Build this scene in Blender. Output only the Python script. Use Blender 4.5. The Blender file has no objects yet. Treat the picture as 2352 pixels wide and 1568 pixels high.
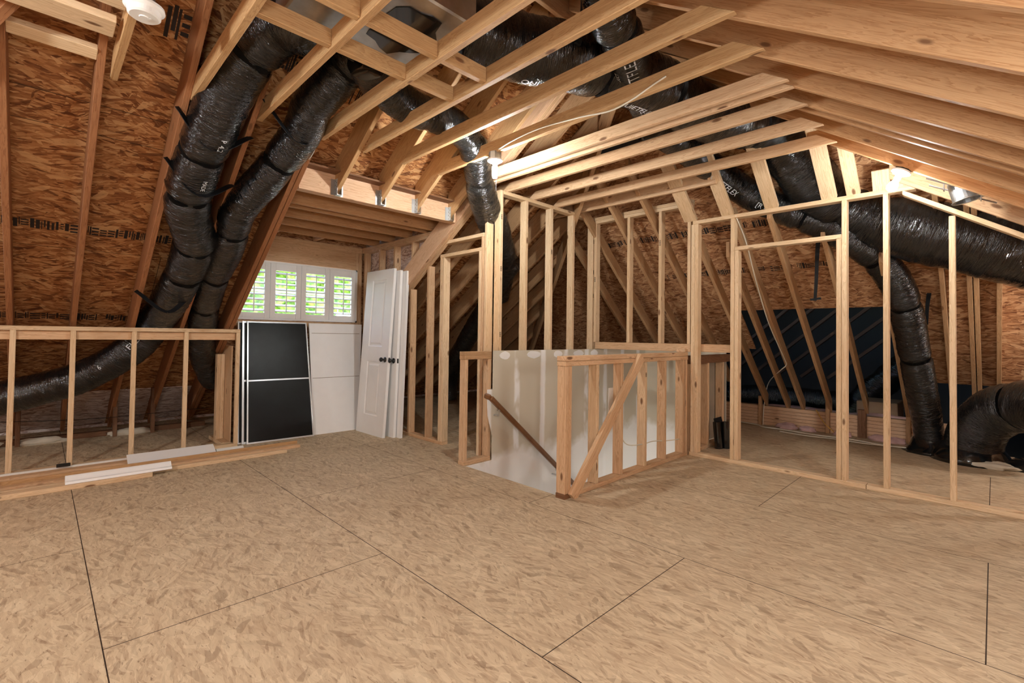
import bpy, bmesh, math, random
from mathutils import Vector, Matrix, noise
R_ = random.Random(7)
SC = bpy.context.scene
COL = SC.collection

# ---------------------------------------------------------------- camera
F_PX, W_PX, H_PX = 1095.36, 2352.0, 1568.0
yaw, pit, rol = math.radians(45.292), math.radians(1.1525), math.radians(0.7746)
fw = Vector((math.cos(pit)*math.cos(yaw), math.cos(pit)*math.sin(yaw), math.sin(pit)))
rt = Vector((math.sin(yaw), -math.cos(yaw), 0)); up = rt.cross(fw)
c_, s_ = math.cos(rol), math.sin(rol)
rt, up = c_*rt + s_*up, -s_*rt + c_*up
cam = bpy.data.cameras.new('camera'); co = bpy.data.objects.new('camera', cam); COL.objects.link(co)
co.matrix_world = Matrix(((rt.x, up.x, -fw.x, 0), (rt.y, up.y, -fw.y, 0), (rt.z, up.z, -fw.z, 1.253), (0, 0, 0, 1)))
cam.sensor_fit = 'HORIZONTAL'; cam.sensor_width = 36.0; cam.lens = 36.0*F_PX/W_PX
cam.shift_y = -35.127/W_PX; cam.clip_start = 0.02; cam.clip_end = 200
SC.camera = co

# ---------------------------------------------------------------- world, exposure
wd = bpy.data.worlds.new('world'); SC.world = wd; wd.use_nodes = True
wn = wd.node_tree.nodes; wl = wd.node_tree.links
sky = wn.new('ShaderNodeTexSky'); sky.sky_type = 'NISHITA'; sky.sun_disc = False
sky.sun_elevation = math.radians(50); sky.sun_rotation = math.radians(200)
wl.new(sky.outputs[0], wn['Background'].inputs[0]); wn['Background'].inputs[1].default_value = 1.0
SC.view_settings.view_transform = 'Standard'; SC.view_settings.look = 'None'
SC.view_settings.exposure = 1.08; SC.view_settings.gamma = 1.0; SC.view_settings.use_curve_mapping = False

sun = bpy.data.lights.new('sun', 'SUN'); sun.energy = 14.0; sun.angle = math.radians(1.0); sun.color = (1, .96, .88)
so = bpy.data.objects.new('sun', sun); COL.objects.link(so); so.rotation_euler = (math.radians(-35), math.radians(25), 0)

def lamp(name, loc, power, radius, color=(.95, .99, .99)):
    l = bpy.data.lights.new(name, 'POINT'); l.energy = power; l.shadow_soft_size = radius; l.color = color
    o = bpy.data.objects.new(name, l); COL.objects.link(o); o.location = loc
    return o
# unseen lamps: fills added for the attic, camera side and eave, plus downstairs light
lamp('unseen_fill_light', (-1.6, 2.3, 2.5), 85, 0.12)
lamp('unseen_fill_light', (1.6, -0.75, 1.5), 32, 0.12)
lamp('camera_fill_light', (-0.35, -0.35, 1.75), 52, 0.25, (.95, .99, .99))  # soft fill at the camera, added for even frontal light
lamp('downstairs_light', (5.3, 3.0, -1.7), 8, 0.12)
lamp('eave_fill_light', (-2.7, 6.5, .55), 22, 0.06)  # unseen fill, added to brighten the boards low in the eave
lamp('unseen_fill_light', (6.1, -1.3, 1.3), 26, 0.10)  # added fill for the floor beyond the partition
BULB, BULB_FAR = 700.0, 220.0      # emission strength of the two visible bulbs

# ---------------------------------------------------------------- materials
def newmat(name):
    m = bpy.data.materials.new(name); m.use_nodes = True
    nt = m.node_tree; b = nt.nodes['Principled BSDF']
    return m, nt, b
def N(nt, t, **kw):
    n = nt.nodes.new(t)
    for k, v in kw.items(): setattr(n, k, v)
    return n
def ramp(nt, fac, stops):
    r = N(nt, 'ShaderNodeValToRGB'); e = r.color_ramp.elements
    e[0].position, e[0].color = stops[0][0], (*stops[0][1], 1)
    e[1].position, e[1].color = stops[-1][0], (*stops[-1][1], 1)
    for p, c in stops[1:-1]:
        x = e.new(p); x.color = (*c, 1)
    nt.links.new(fac, r.inputs[0]); return r.outputs[0]
def scl(c, k): return tuple(min(1, x*k) for x in c)
def mapping(nt, vec, scale=(1, 1, 1), rot=(0, 0, 0), loc=(0, 0, 0)):
    m = N(nt, 'ShaderNodeMapping'); m.inputs['Scale'].default_value = scale
    m.inputs['Rotation'].default_value = rot; m.inputs['Location'].default_value = loc
    nt.links.new(vec, m.inputs[0]); return m.outputs[0]
def noise_t(nt, vec, scale, detail=4, rough=.55, dist=0.0):
    n = N(nt, 'ShaderNodeTexNoise'); n.inputs['Scale'].default_value = scale; n.inputs['Detail'].default_value = detail
    n.inputs['Roughness'].default_value = rough; n.inputs['Distortion'].default_value = dist
    nt.links.new(vec, n.inputs['Vector']); return n
def mixc(nt, fac, a, b, mode='MIX'):
    m = N(nt, 'ShaderNodeMix', data_type='RGBA', blend_type=mode)
    for s, v in ((m.inputs[0], fac), (m.inputs[6], a), (m.inputs[7], b)):
        if isinstance(v, (int, float)): s.default_value = v
        elif isinstance(v, tuple): s.default_value = (*v, 1)
        else: nt.links.new(v, s)
    return m.outputs[2]
def math_(nt, op, a, b=0.0, c=None):
    m = N(nt, 'ShaderNodeMath', operation=op)
    for i, v in enumerate((a, b, c)):
        if v is None: continue
        if isinstance(v, (int, float)): m.inputs[i].default_value = v
        else: nt.links.new(v, m.inputs[i])
    return m.outputs[0]
def bump(nt, b, height, strength=.3, dist=.002):
    n = N(nt, 'ShaderNodeBump'); n.inputs['Strength'].default_value = strength; n.inputs['Distance'].default_value = dist
    nt.links.new(height, n.inputs['Height']); nt.links.new(n.outputs[0], b.inputs['Normal']); nt.links.new(n.outputs[0], b.inputs['Coat Normal'])

def wood(name, col, dark, knot=(.16, .07, .03), rough=.6, var=.22):
    """sawn lumber; UV u runs along the board in metres"""
    m, nt, b = newmat(name)
    uv = N(nt, 'ShaderNodeUVMap').outputs[0]
    oi = N(nt, 'ShaderNodeObjectInfo').outputs['Random']
    cx = N(nt, 'ShaderNodeCombineXYZ'); nt.links.new(math_(nt, 'MULTIPLY', oi, 37.0), cx.inputs[0]); nt.links.new(math_(nt, 'MULTIPLY', oi, 11.3), cx.inputs[2])
    va = N(nt, 'ShaderNodeVectorMath', operation='ADD'); nt.links.new(uv, va.inputs[0]); nt.links.new(cx.outputs[0], va.inputs[1])
    v = va.outputs[0]
    # knots: sparse voronoi dots that bend the grain
    vk = mapping(nt, v, (3.3, 9.0, 1)); k = N(nt, 'ShaderNodeTexVoronoi'); k.inputs['Scale'].default_value = 1.0
    nt.links.new(vk, k.inputs['Vector'])
    kd = k.outputs['Distance']
    kr = ramp(nt, kd, [(0.0, (1, 1, 1)), (.09, (.85, .85, .85)), (.14, (0, 0, 0))])
    warp = ramp(nt, kd, [(0.0, (1, 1, 1)), (.35, (0, 0, 0))])
    g0 = mapping(nt, v, (1.3, 26, 1)); n0 = noise_t(nt, g0, 1.0, 5, .6, .6)
    n0f = math_(nt, 'ADD', n0.outputs[0], math_(nt, 'MULTIPLY', warp, .25))
    g1 = mapping(nt, v, (4, 160, 1)); n1 = noise_t(nt, g1, 1.0, 3, .6)
    n2 = noise_t(nt, mapping(nt, v, (.6, 3, 1)), 1.0, 3, .5)
    w = math_(nt, 'FRACT', math_(nt, 'MULTIPLY', n0f, 9.0))
    grain = math_(nt, 'ADD', math_(nt, 'MULTIPLY', w, .45), math_(nt, 'MULTIPLY', n1.outputs[0], .55))
    c = ramp(nt, grain, [(.2, scl(col, 1.1)), (.5, col), (.78, dark)])
    tone = ramp(nt, oi, [(0, (1-var*.5, 1-var*.62, 1-var*.75)), (.35, (1, .97, .93)), (.7, (1, 1, 1)), (1, (1-var*.2, 1-var*.35, 1-var*.5))])
    c = mixc(nt, 1.0, c, tone, 'MULTIPLY')
    blot = ramp(nt, n2.outputs[0], [(.3, (.78, .7, .62)), (.6, (1, 1, 1))])
    c = mixc(nt, .6, c, blot, 'MULTIPLY')
    # only some knots show
    kc = ramp(nt, math_(nt, 'FRACT', math_(nt, 'MULTIPLY', k.outputs['Color'], 7.0)), [(.30, (0, 0, 0)), (.34, (1, 1, 1))])
    c = mixc(nt, math_(nt, 'MULTIPLY', kr, kc), c, knot)
    nt.links.new(c, b.inputs['Base Color']); b.inputs['Roughness'].default_value = rough
    b.inputs['Specular IOR Level'].default_value = .3
    bump(nt, b, grain, .25, .001)
    return m

def osb(name, tones, seams=None, rough=.7, scale=1.0, chips=.5, con=1.0):
    """strand board; UV in metres, u along the panel's long side"""
    m, nt, b = newmat(name)
    uv = N(nt, 'ShaderNodeUVMap').outputs[0]
    wv = noise_t(nt, uv, 9*scale, 2, .5)
    ws = N(nt, 'ShaderNodeVectorMath', operation='MULTIPLY_ADD'); nt.links.new(wv.outputs['Color'], ws.inputs[0])
    ws.inputs[1].default_value = (.03, .03, 0); nt.links.new(uv, ws.inputs[2]); v = ws.outputs[0]
    def layer(seed, cell, sx, sy, spread):
        vb = N(nt, 'ShaderNodeTexVoronoi'); vb.inputs['Scale'].default_value = cell
        nt.links.new(mapping(nt, v, (1, 1.5, 1), loc=(seed, seed*.7, 0)), vb.inputs['Vector'])
        sp = N(nt, 'ShaderNodeSeparateColor'); nt.links.new(vb.outputs['Color'], sp.inputs[0])
        ang = math_(nt, 'MULTIPLY', math_(nt, 'SUBTRACT', sp.outputs[0], .5), spread)
        vr = N(nt, 'ShaderNodeVectorRotate', rotation_type='Z_AXIS'); nt.links.new(v, vr.inputs['Vector']); nt.links.new(ang, vr.inputs['Angle'])
        vo = N(nt, 'ShaderNodeTexVoronoi'); vo.inputs['Scale'].default_value = 1.0
        nt.links.new(mapping(nt, vr.outputs[0], (sx, sy, 1), loc=(seed*3, seed, 0)), vo.inputs['Vector'])
        s2 = N(nt, 'ShaderNodeSeparateColor'); nt.links.new(vo.outputs['Color'], s2.inputs[0])
        fib = noise_t(nt, mapping(nt, vr.outputs[0], (sx*1.2, sy*9, 1)), 1.0, 3, .6).outputs[0]
        return s2.outputs[0], s2.outputs[1], fib
    a0, a1, af = layer(1.3, 6*scale, 8.5*scale, 54*scale, .9)
    b0, b1, bf = layer(5.1, 4.2*scale, 15*scale, 100*scale, 1.5)
    pick = math_(nt, 'GREATER_THAN', a1, chips)
    val = N(nt, 'ShaderNodeMix', data_type='FLOAT'); nt.links.new(pick, val.inputs[0]); nt.links.new(b0, val.inputs[2]); nt.links.new(a0, val.inputs[3])
    fb = N(nt, 'ShaderNodeMix', data_type='FLOAT'); nt.links.new(pick, fb.inputs[0]); nt.links.new(bf, fb.inputs[2]); nt.links.new(af, fb.inputs[3])
    streak = noise_t(nt, mapping(nt, v, (10*scale, 42*scale, 1)), 1.0, 4, .6, .8).outputs[0]
    x = math_(nt, 'ADD', math_(nt, 'ADD', math_(nt, 'MULTIPLY', val.outputs[0], .50*con), math_(nt, 'MULTIPLY', fb.outputs[0], .35)), math_(nt, 'MULTIPLY', streak, .55))
    x = math_(nt, 'SUBTRACT', x, .25*con-.02)
    c = ramp(nt, x, [(.20, tones[0]), (.36, tones[1]), (.55, tones[2]), (.78, tones[3])])
    # sparse darker and paler flakes
    for seed, sx, sy, sp_, thr, cc, f in ((9.3, 9, 44, 1.6, .93, scl(tones[0], .8), .75*con), (3.7, 6, 26, 2.4, .90, scl(tones[3], 1.05), .75*con), (6.1, 12, 60, 1.0, .88, scl(tones[1], .85), .7*con)):
        z0, z1, zf = layer(seed, 5*scale, sx*scale, sy*scale, sp_)
        c = mixc(nt, math_(nt, 'MULTIPLY', math_(nt, 'GREATER_THAN', z0, thr), f), c, cc)
    big = noise_t(nt, uv, .9, 3, .5).outputs[0]
    c = mixc(nt, .45, c, ramp(nt, big, [(.35, (.86, .83, .80)), (.6, (1, 1, 1))]), 'MULTIPLY')
    spk = noise_t(nt, mapping(nt, v, (22, 80, 1)), 1.0, 3, .6).outputs[0]
    c = mixc(nt, ramp(nt, spk, [(.62, (0, 0, 0)), (.72, (.8, .8, .8))]), c, scl(tones[0], .7))
    if seams:
        br = N(nt, 'ShaderNodeTexBrick'); br.offset = .5; br.squash = 1
        br.inputs['Scale'].default_value = 1.0; br.inputs['Brick Width'].default_value = 2.4384; br.inputs['Row Height'].default_value = 1.2192
        br.inputs['Mortar Size'].default_value = .0022; br.inputs['Mortar Smooth'].default_value = .0
        nt.links.new(mapping(nt, uv, loc=seams), br.inputs['Vector'])
        c = mixc(nt, br.outputs['Fac'], c, (.035, .02, .012))
    nt.links.new(c, b.inputs['Base Color']); b.inputs['Roughness'].default_value = rough
    b.inputs['Specular IOR Level'].default_value = .25
    bump(nt, b, x, .35, .0015)
    return m

def plain(name, col, rough=.5, metal=0.0, var=0.0, spec=.5):
    m, nt, b = newmat(name)
    b.inputs['Roughness'].default_value = rough; b.inputs['Metallic'].default_value = metal
    b.inputs['Specular IOR Level'].default_value = spec
    tc = N(nt, 'ShaderNodeTexCoord').outputs['Object']
    n = noise_t(nt, tc, 6, 4, .6)
    c = ramp(nt, n.outputs[0], [(.3, scl(col, 1-var)), (.7, scl(col, 1+var*.3))])
    nt.links.new(c, b.inputs['Base Color'])
    return m

def duct_mat(name, col=(.006, .0065, .007), dusty=0.0, silver=0.0):
    m, nt, b = newmat(name)
    uv = N(nt, 'ShaderNodeUVMap').outputs[0]
    w1 = noise_t(nt, mapping(nt, uv, (55, 9, 1), rot=(0, 0, .25)), 1.0, 3, .6, 1.6)
    w2 = noise_t(nt, mapping(nt, uv, (9, 3, 1), rot=(0, 0, -.3)), 1.0, 3, .5, 1.0)
    w3 = noise_t(nt, mapping(nt, uv, (110, 16, 1)), 1.0, 2, .5, .6)
    h = math_(nt, 'ADD', math_(nt, 'MULTIPLY', w1.outputs[0], .55), math_(nt, 'ADD', math_(nt, 'MULTIPLY', w2.outputs[0], 1.1), math_(nt, 'MULTIPLY', w3.outputs[0], .18)))
    c = ramp(nt, w2.outputs[0], [(.35, scl(col, .7)), (.7, scl(col, 1.5))])
    if dusty:
        geo = N(nt, 'ShaderNodeNewGeometry'); sx = N(nt, 'ShaderNodeSeparateXYZ'); nt.links.new(geo.outputs['Normal'], sx.inputs[0])
        d = ramp(nt, sx.outputs[2], [(.2, (0, 0, 0)), (.95, (dusty, dusty, dusty))])
        c = mixc(nt, d, c, (.13, .115, .095))
    nt.links.new(c, b.inputs['Base Color'])
    rr = ramp(nt, w2.outputs[0], [(.3, (.10, .10, .10)), (.7, (.24, .24, .24))])
    nt.links.new(rr, b.inputs['Roughness']); b.inputs['Specular IOR Level'].default_value = .5
    b.inputs['Coat Weight'].default_value = .5; b.inputs['Coat Roughness'].default_value = .04
    bump(nt, b, h, 1.0, .024)
    return m

PALE, PALE_D = (.76, .58, .38), (.60, .40, .22)
M = {}
M['stud'] = wood('pale_stud_lumber', PALE, PALE_D)
M['stud2'] = wood('warm_stud_lumber', (.68, .47, .29), (.52, .31, .17))
M['tie'] = wood('golden_tie_lumber', (.56, .36, .18), (.42, .23, .10))
M['rafterR'] = wood('amber_rafter_lumber', (.56, .33, .165), (.42, .21, .09))
M['rafterL'] = wood('red_brown_rafter_lumber', (.36, .165, .075), (.24, .095, .04))
M['rafterH'] = wood('brown_rafter_lumber', (.52, .33, .18), (.37, .21, .10))
M['lvl'] = wood('laminated_beam_lumber', (.70, .48, .32), (.56, .33, .20))
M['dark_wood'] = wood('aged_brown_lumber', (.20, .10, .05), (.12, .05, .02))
M['dim_wood'] = wood('dim_plank_lumber', (.07, .035, .018), (.04, .02, .01))  # darker copy of the brown lumber, roof space shade painted in
M['osb_floor'] = osb('floor_strand_board', [(.31, .205, .125), (.50, .38, .25), (.61, .485, .325), (.72, .595, .41)], seams=(-1.247+2.4384*3, -.205+1.2192*4, 0), con=.55)
M['osb_roof'] = osb('roof_strand_board', [(.14, .045, .015), (.33, .135, .048), (.48, .23, .09), (.64, .38, .18)], seams=(.5, .35, 0))
M['osb_hip'] = osb('hip_strand_board', [(.19, .07, .03), (.40, .19, .085), (.55, .30, .15), (.68, .43, .24)])
M['osb_pale'] = osb('pale_strand_board', [(.38, .24, .19), (.66, .52, .46), (.80, .68, .62), (.88, .80, .76)])
M['duct'] = duct_mat('black_duct_jacket')
M['duct_dusty'] = duct_mat('dusty_black_duct_jacket', dusty=.5)
M['strap'] = plain('black_strap', (.008, .008, .009), .5, spec=.2)
M['metal'] = plain('galvanised_steel', (.62, .64, .65), .35, 1.0, .3)
M['white'] = plain('white_paint', (.88, .88, .87), .4, 0, .03)
M['white_plastic'] = plain('white_plastic', (.86, .86, .84), .3)
M['ivory'] = plain('primed_trim', (.78, .76, .70), .5, 0, .05)
M['black'] = plain('black_hardware', (.012, .012, .012), .3)
M['cable'] = plain('white_cable_jacket', (.75, .70, .58), .5)
M['ycable'] = plain('yellow_cable_jacket', (.72, .42, .08), .5)
M['pink'] = plain('pink_insulation', (.62, .40, .38), .95, 0, .3)
M['foam'] = plain('cream_foam', (.60, .53, .42), .9, 0, .2)
M['ink'] = plain('stamp_ink', (.02, .014, .012), .8)
M['print'] = plain('white_print', (.62, .64, .66), .6)
M['grey_wood'] = plain('brown_handrail_stain', (.20, .085, .03), .35, 0, .3)
M['paper'] = plain('taupe_board_paper', (.30, .25, .19), .9, 0, .12)
M['void_shade'] = plain('painted_void_shade', (.02, .02, .02), .9)  # near-black colour paints in the darkness of the unlit roof space
M['silver'] = plain('aluminium_frame', (.72, .76, .78), .3, .6, .1)
M['screen'] = plain('black_film_panel', (.003, .004, .0045), .35, 0, .6, .25)
M['mud'] = plain('joint_compound', (.84, .84, .83), .7)
M['box'] = plain('cardboard', (.30, .19, .11), .8, 0, .15)

def drywall_mat():
    m, nt, b = newmat('taped_drywall')
    tc = N(nt, 'ShaderNodeTexCoord').outputs['Object']
    s = N(nt, 'ShaderNodeSeparateXYZ'); nt.links.new(tc, s.inputs[0])
    # screw lines and taped joints every 16 inches along x, blurred by trowelling
    w = noise_t(nt, tc, 3.0, 3, .6).outputs[0]
    xx = math_(nt, 'ADD', s.outputs[0], math_(nt, 'MULTIPLY', w, .05))
    fr = math_(nt, 'ABSOLUTE', math_(nt, 'SUBTRACT', math_(nt, 'FRACT', math_(nt, 'DIVIDE', math_(nt, 'SUBTRACT', xx, 3.22), .4064)), .5))
    gap = noise_t(nt, mapping(nt, tc, (2.4, 1, 1.6)), 1.5, 3, .6).outputs[0]
    strip = math_(nt, 'MULTIPLY', ramp(nt, fr, [(.37, (0, 0, 0)), (.43, (1, 1, 1))]), ramp(nt, gap, [(.34, (0, 0, 0)), (.46, (1, 1, 1))]))
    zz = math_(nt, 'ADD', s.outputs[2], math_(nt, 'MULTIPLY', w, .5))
    low = ramp(nt, math_(nt, 'SUBTRACT', .40, zz), [(.02, (0, 0, 0)), (.16, (1, 1, 1))])  # whiter towards the bottom: primed wall plus bounced light painted in
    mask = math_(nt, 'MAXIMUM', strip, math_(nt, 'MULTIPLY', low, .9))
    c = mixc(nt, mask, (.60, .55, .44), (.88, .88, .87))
    nt.links.new(c, b.inputs['Base Color']); b.inputs['Roughness'].default_value = .8
    return m
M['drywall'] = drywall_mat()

def emis(name, col, st):
    m, nt, b = newmat(name)
    b.inputs['Base Color'].default_value = (*col, 1); b.inputs['Emission Color'].default_value = (*col, 1)
    b.inputs['Emission Strength'].default_value = st; return m
M['bulb'] = emis('lit_bulb_glass', (.98, 1, .97), BULB); M['bulb_far'] = emis('lit_far_bulb_glass', (.98, 1, .97), BULB_FAR)
def leafmat():
    m, nt, b = newmat('foliage')
    tc = N(nt, 'ShaderNodeTexCoord').outputs['Object']
    n = noise_t(nt, tc, 5, 6, .7)
    nt.links.new(ramp(nt, n.outputs[0], [(.35, (.03, .09, .012)), (.5, (.16, .30, .03)), (.65, (.42, .55, .09))]), b.inputs['Base Color'])
    return m
M['leaf'] = leafmat()
M['concrete'] = plain('pale_concrete', (.75, .74, .70), .9, 0, .1)
M['grass'] = plain('lawn', (.20, .34, .05), .9, 0, .3)
gl, nt, b = newmat('window_glass'); b.inputs['Transmission Weight'].default_value = 1; b.inputs['Roughness'].default_value = 0; b.inputs['IOR'].default_value = 1.02
M['glass'] = gl

# ---------------------------------------------------------------- helpers
def obj(name, bm, mat, parent=None, uvdir=None, smooth=False):
    if uvdir is not None:
        L = Vector(uvdir).normalized(); uvl = bm.loops.layers.uv.verify()
        bm.normal_update()
        o1, o2 = R_.random()*9, R_.random()*5
        for f in bm.faces:
            n = f.normal; V = n.cross(L)
            if V.length < .3:
                U = n.orthogonal().normalized()*.2; V = n.cross(U)
            else: U = L; V = V.normalized()
            for lp in f.loops:
                c = lp.vert.co; lp[uvl].uv = (c.dot(U)+o1, c.dot(V)+o2)
    me = bpy.data.meshes.new(name); bm.to_mesh(me); bm.free()
    me.materials.append(mat)
    if smooth:
        for p in me.polygons: p.use_smooth = True
    o = bpy.data.objects.new(name, me); COL.objects.link(o)
    if parent: o.parent = parent
    return o
def tag(o, label=None, cat=None, group=None, kind=None):
    if label: o['label'] = label
    if cat: o['category'] = cat
    if group: o['group'] = group
    if kind: o['kind'] = kind
    return o
def thing(name, label, cat, loc=(0, 0, 0), group=None):
    o = bpy.data.objects.new(name, None); COL.objects.link(o); o.empty_display_size = .1
    o.location = loc
    return tag(o, label, cat, group)
def child(o, p):
    """parent keeping the world-space mesh coordinates"""
    o.parent = p; o.matrix_parent_inverse = Matrix.Translation(p.location).inverted(); return o
def add_box(bm, lo, hi, bev=0.0):
    x0, y0, z0 = lo; x1, y1, z1 = hi
    vs = [bm.verts.new(v) for v in ((x0, y0, z0), (x1, y0, z0), (x1, y1, z0), (x0, y1, z0), (x0, y0, z1), (x1, y0, z1), (x1, y1, z1), (x0, y1, z1))]
    fs = [(0, 3, 2, 1), (4, 5, 6, 7), (0, 1, 5, 4), (1, 2, 6, 5), (2, 3, 7, 6), (3, 0, 4, 7)]
    ff = [bm.faces.new([vs[i] for i in f]) for f in fs]
    if bev:
        es = {e for f in ff for e in f.edges}
        bmesh.ops.bevel(bm, geom=list(es), offset=bev, segments=1, affect='EDGES', profile=.5)
def box(lo, hi, bev=.003):
    bm = bmesh.new(); add_box(bm, lo, hi, bev); return bm
def add_prism(bm, pts, ext, bev=0.0):
    """polygon extruded by vector ext"""
    e = Vector(ext); a = [bm.verts.new(p) for p in pts]; b = [bm.verts.new(Vector(p)+e) for p in pts]
    n = len(pts); ff = [bm.faces.new(a[::-1]), bm.faces.new(b)]
    for i in range(n): ff.append(bm.faces.new((a[i], a[(i+1) % n], b[(i+1) % n], b[i])))
    bmesh.ops.recalc_face_normals(bm, faces=ff)
    if bev:
        bmesh.ops.bevel(bm, geom=list({x for f in ff for x in f.edges}), offset=bev, segments=1, affect='EDGES', profile=.5)
def prism(pts, ext, bev=.003):
    bm = bmesh.new(); add_prism(bm, pts, ext, bev); return bm
def add_bar(bm, p0, p1, w, h, upv=(0, 0, 1), bev=0.0):
    """box whose axis runs p0-p1; w across, h along upv"""
    p0, p1 = Vector(p0), Vector(p1); d = (p1-p0).normalized(); s = d.cross(Vector(upv)).normalized(); u = s.cross(d)
    q = [p0 - s*w/2 - u*h/2, p0 + s*w/2 - u*h/2, p0 + s*w/2 + u*h/2, p0 - s*w/2 + u*h/2]
    add_prism(bm, q, p1-p0, bev)
def bar(p0, p1, w, h, upv=(0, 0, 1), bev=.003):
    bm = bmesh.new(); add_bar(bm, p0, p1, w, h, upv, bev); return bm
def add_cyl(bm, p0, p1, r0, r1=None, seg=20, caps=True):
    r1 = r0 if r1 is None else r1
    p0, p1 = Vector(p0), Vector(p1); d = (p1-p0).normalized(); s = d.orthogonal().normalized(); t = d.cross(s)
    A = [bm.verts.new(p0 + (s*math.cos(a)+t*math.sin(a))*r0) for a in [2*math.pi*i/seg for i in range(seg)]]
    B = [bm.verts.new(p1 + (s*math.cos(a)+t*math.sin(a))*r1) for a in [2*math.pi*i/seg for i in range(seg)]]
    for i in range(seg): bm.faces.new((A[i], A[(i+1) % seg], B[(i+1) % seg], B[i]))
    if caps: bm.faces.new(A[::-1]); bm.faces.new(B)
def add_lathe(bm, origin, axis, prof, seg=28):
    """prof: (distance along axis, radius)"""
    o = Vector(origin); d = Vector(axis).normalized(); s = d.orthogonal().normalized(); t = d.cross(s); rings = []
    for h, r in prof:
        rings.append([bm.verts.new(o + d*h + (s*math.cos(2*math.pi*i/seg)+t*math.sin(2*math.pi*i/seg))*max(r, 1e-4)) for i in range(seg)])
    for a, b in zip(rings, rings[1:]):
        for i in range(seg): bm.faces.new((a[i], a[(i+1) % seg], b[(i+1) % seg], b[i]))
    bm.faces.new(rings[0][::-1]); bm.faces.new(rings[-1])
    bmesh.ops.recalc_face_normals(bm, faces=bm.faces)
def catmull(pts, step=.03):
    P_ = [Vector(p) for p in pts]; P_ = [P_[0]*2-P_[1]] + P_ + [P_[-1]*2-P_[-2]]; out = []
    for i in range(1, len(P_)-2):
        a, b, c, d = P_[i-1:i+3]; n = max(2, int((c-b).length/step))
        for k in range(n):
            t = k/n
            out.append(.5*((2*b) + (c-a)*t + (2*a-5*b+4*c-d)*t*t + (3*b-a-3*c+d)*t**3))
    out.append(P_[-2]); return out
def frames(path):
    T = []
    for i in range(len(path)):
        T.append((path[min(i+1, len(path)-1)]-path[max(i-1, 0)]).normalized())
    s = T[0].cross(Vector((0, 0, 1)))
    if s.length < .1: s = T[0].orthogonal()
    s.normalize(); out = []
    for t in T:
        s = (s - t*s.dot(t)).normalized(); out.append((t, s, t.cross(s)))
    return out
def tube_bm(pts, rad, seg=12, step=.03, rough=0.0, pinch=(), taper=None, sag=0.0):
    path = catmull(pts, step); fr = frames(path); bm = bmesh.new(); uvl = bm.loops.layers.uv.verify()
    L = [0]
    for a, b in zip(path, path[1:]): L.append(L[-1]+(b-a).length)
    sd = R_.random()*50; rings = []
    for i, p in enumerate(path):
        t, s, u = fr[i]; r = rad if not callable(rad) else rad(L[i]/L[-1])
        for pc in pinch: r *= 1-.13*math.exp(-((L[i]-pc)/.035)**2)
        ring = []
        for k in range(seg):
            a = 2*math.pi*k/seg; d = s*math.cos(a)+u*math.sin(a); rr = r
            if rough:
                q = Vector((L[i]*7+sd, a*1.3, sd)); q2 = Vector((L[i]*26+sd, math.cos(a)*2.2, math.sin(a)*2.2))
                q3 = Vector((L[i]*55+sd, math.cos(a)*3.4, math.sin(a)*3.4+L[i]*3))
                rr *= 1 + rough*noise.noise(Vector((L[i]*3.5+sd, math.cos(a)*1.3, math.sin(a)*1.3)))*1.2 + rough*.7*noise.noise(q2) - rough*.55*abs(noise.noise(q3))
            ring.append(bm.verts.new(p + d*rr))
        rings.append(ring)
    for i in range(len(rings)-1):
        for k in range(seg):
            f = bm.faces.new((rings[i][k], rings[i+1][k], rings[i+1][(k+1) % seg], rings[i][(k+1) % seg]))
            for lp, (uu, vv) in zip(f.loops, ((L[i], k), (L[i+1], k), (L[i+1], k+1), (L[i], k+1))):
                lp[uvl].uv = (uu+sd, vv*2*math.pi*(rad if not callable(rad) else .15)/seg)
    bm.faces.new(rings[0]); bm.faces.new(rings[-1][::-1])
    bmesh.ops.recalc_face_normals(bm, faces=bm.faces)
    return bm, path, fr, L
def text_mesh(body, size, depth=0.0):
    cu = bpy.data.curves.new('txt', 'FONT'); cu.body = body; cu.size = size; cu.resolution_u = 2
    o = bpy.data.objects.new('txt', cu); COL.objects.link(o)
    dg = bpy.context.evaluated_depsgraph_get(); dg.update()
    me = bpy.data.meshes.new_from_object(o.evaluated_get(dg))
    bpy.data.objects.remove(o); bpy.data.curves.remove(cu)
    bm = bmesh.new(); bm.from_mesh(me); bpy.data.meshes.remove(me)
    bmesh.ops.triangulate(bm, faces=bm.faces)
    return bm
def duct_text(path, fr, L, rad, s0, ang, body, size, parent, flip=1, off=.010):
    """lettering printed on a duct's jacket: starts s0 metres along, centred on angle ang"""
    bm = text_mesh(body, size)
    for v in bm.verts:
        s = s0 + flip*v.co.x; a = ang - flip*(v.co.y - size*.35)/rad
        s = min(max(s, 0), L[-1]-1e-3); i = 0
        while i < len(L)-2 and L[i+1] < s: i += 1
        k = (s-L[i])/max(L[i+1]-L[i], 1e-6); p = path[i].lerp(path[i+1], k); t, sv, u = fr[i]; t2, s2, u2 = fr[i+1]
        sv = sv.lerp(s2, k); u = u.lerp(u2, k)
        v.co = p + (sv*math.cos(a)+u*math.sin(a))*(rad+off)
    return obj('printed_lettering', bm, M['print'], parent)
def face_angle(path, fr, L, s):
    """angle on the jacket that looks at the room's middle"""
    i = min(range(len(L)), key=lambda k: abs(L[k]-s)); t, sv, u = fr[i]
    d = (Vector((0.3, 0.5, 1.3))-path[i]).normalized(); return math.atan2(d.dot(u), d.dot(sv))

# roof planes: height of the rafters' underside
def zL(y): return 1.283 + .6667*(5.9-y)
def zR(y): return 2.21 + .6667*y
def zH(x): return 2.5 + .854*(5.0-x)
def hipL(y): return (y+2.33)/1.281
def hipR(y): return (6.84-y)/1.281

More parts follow.
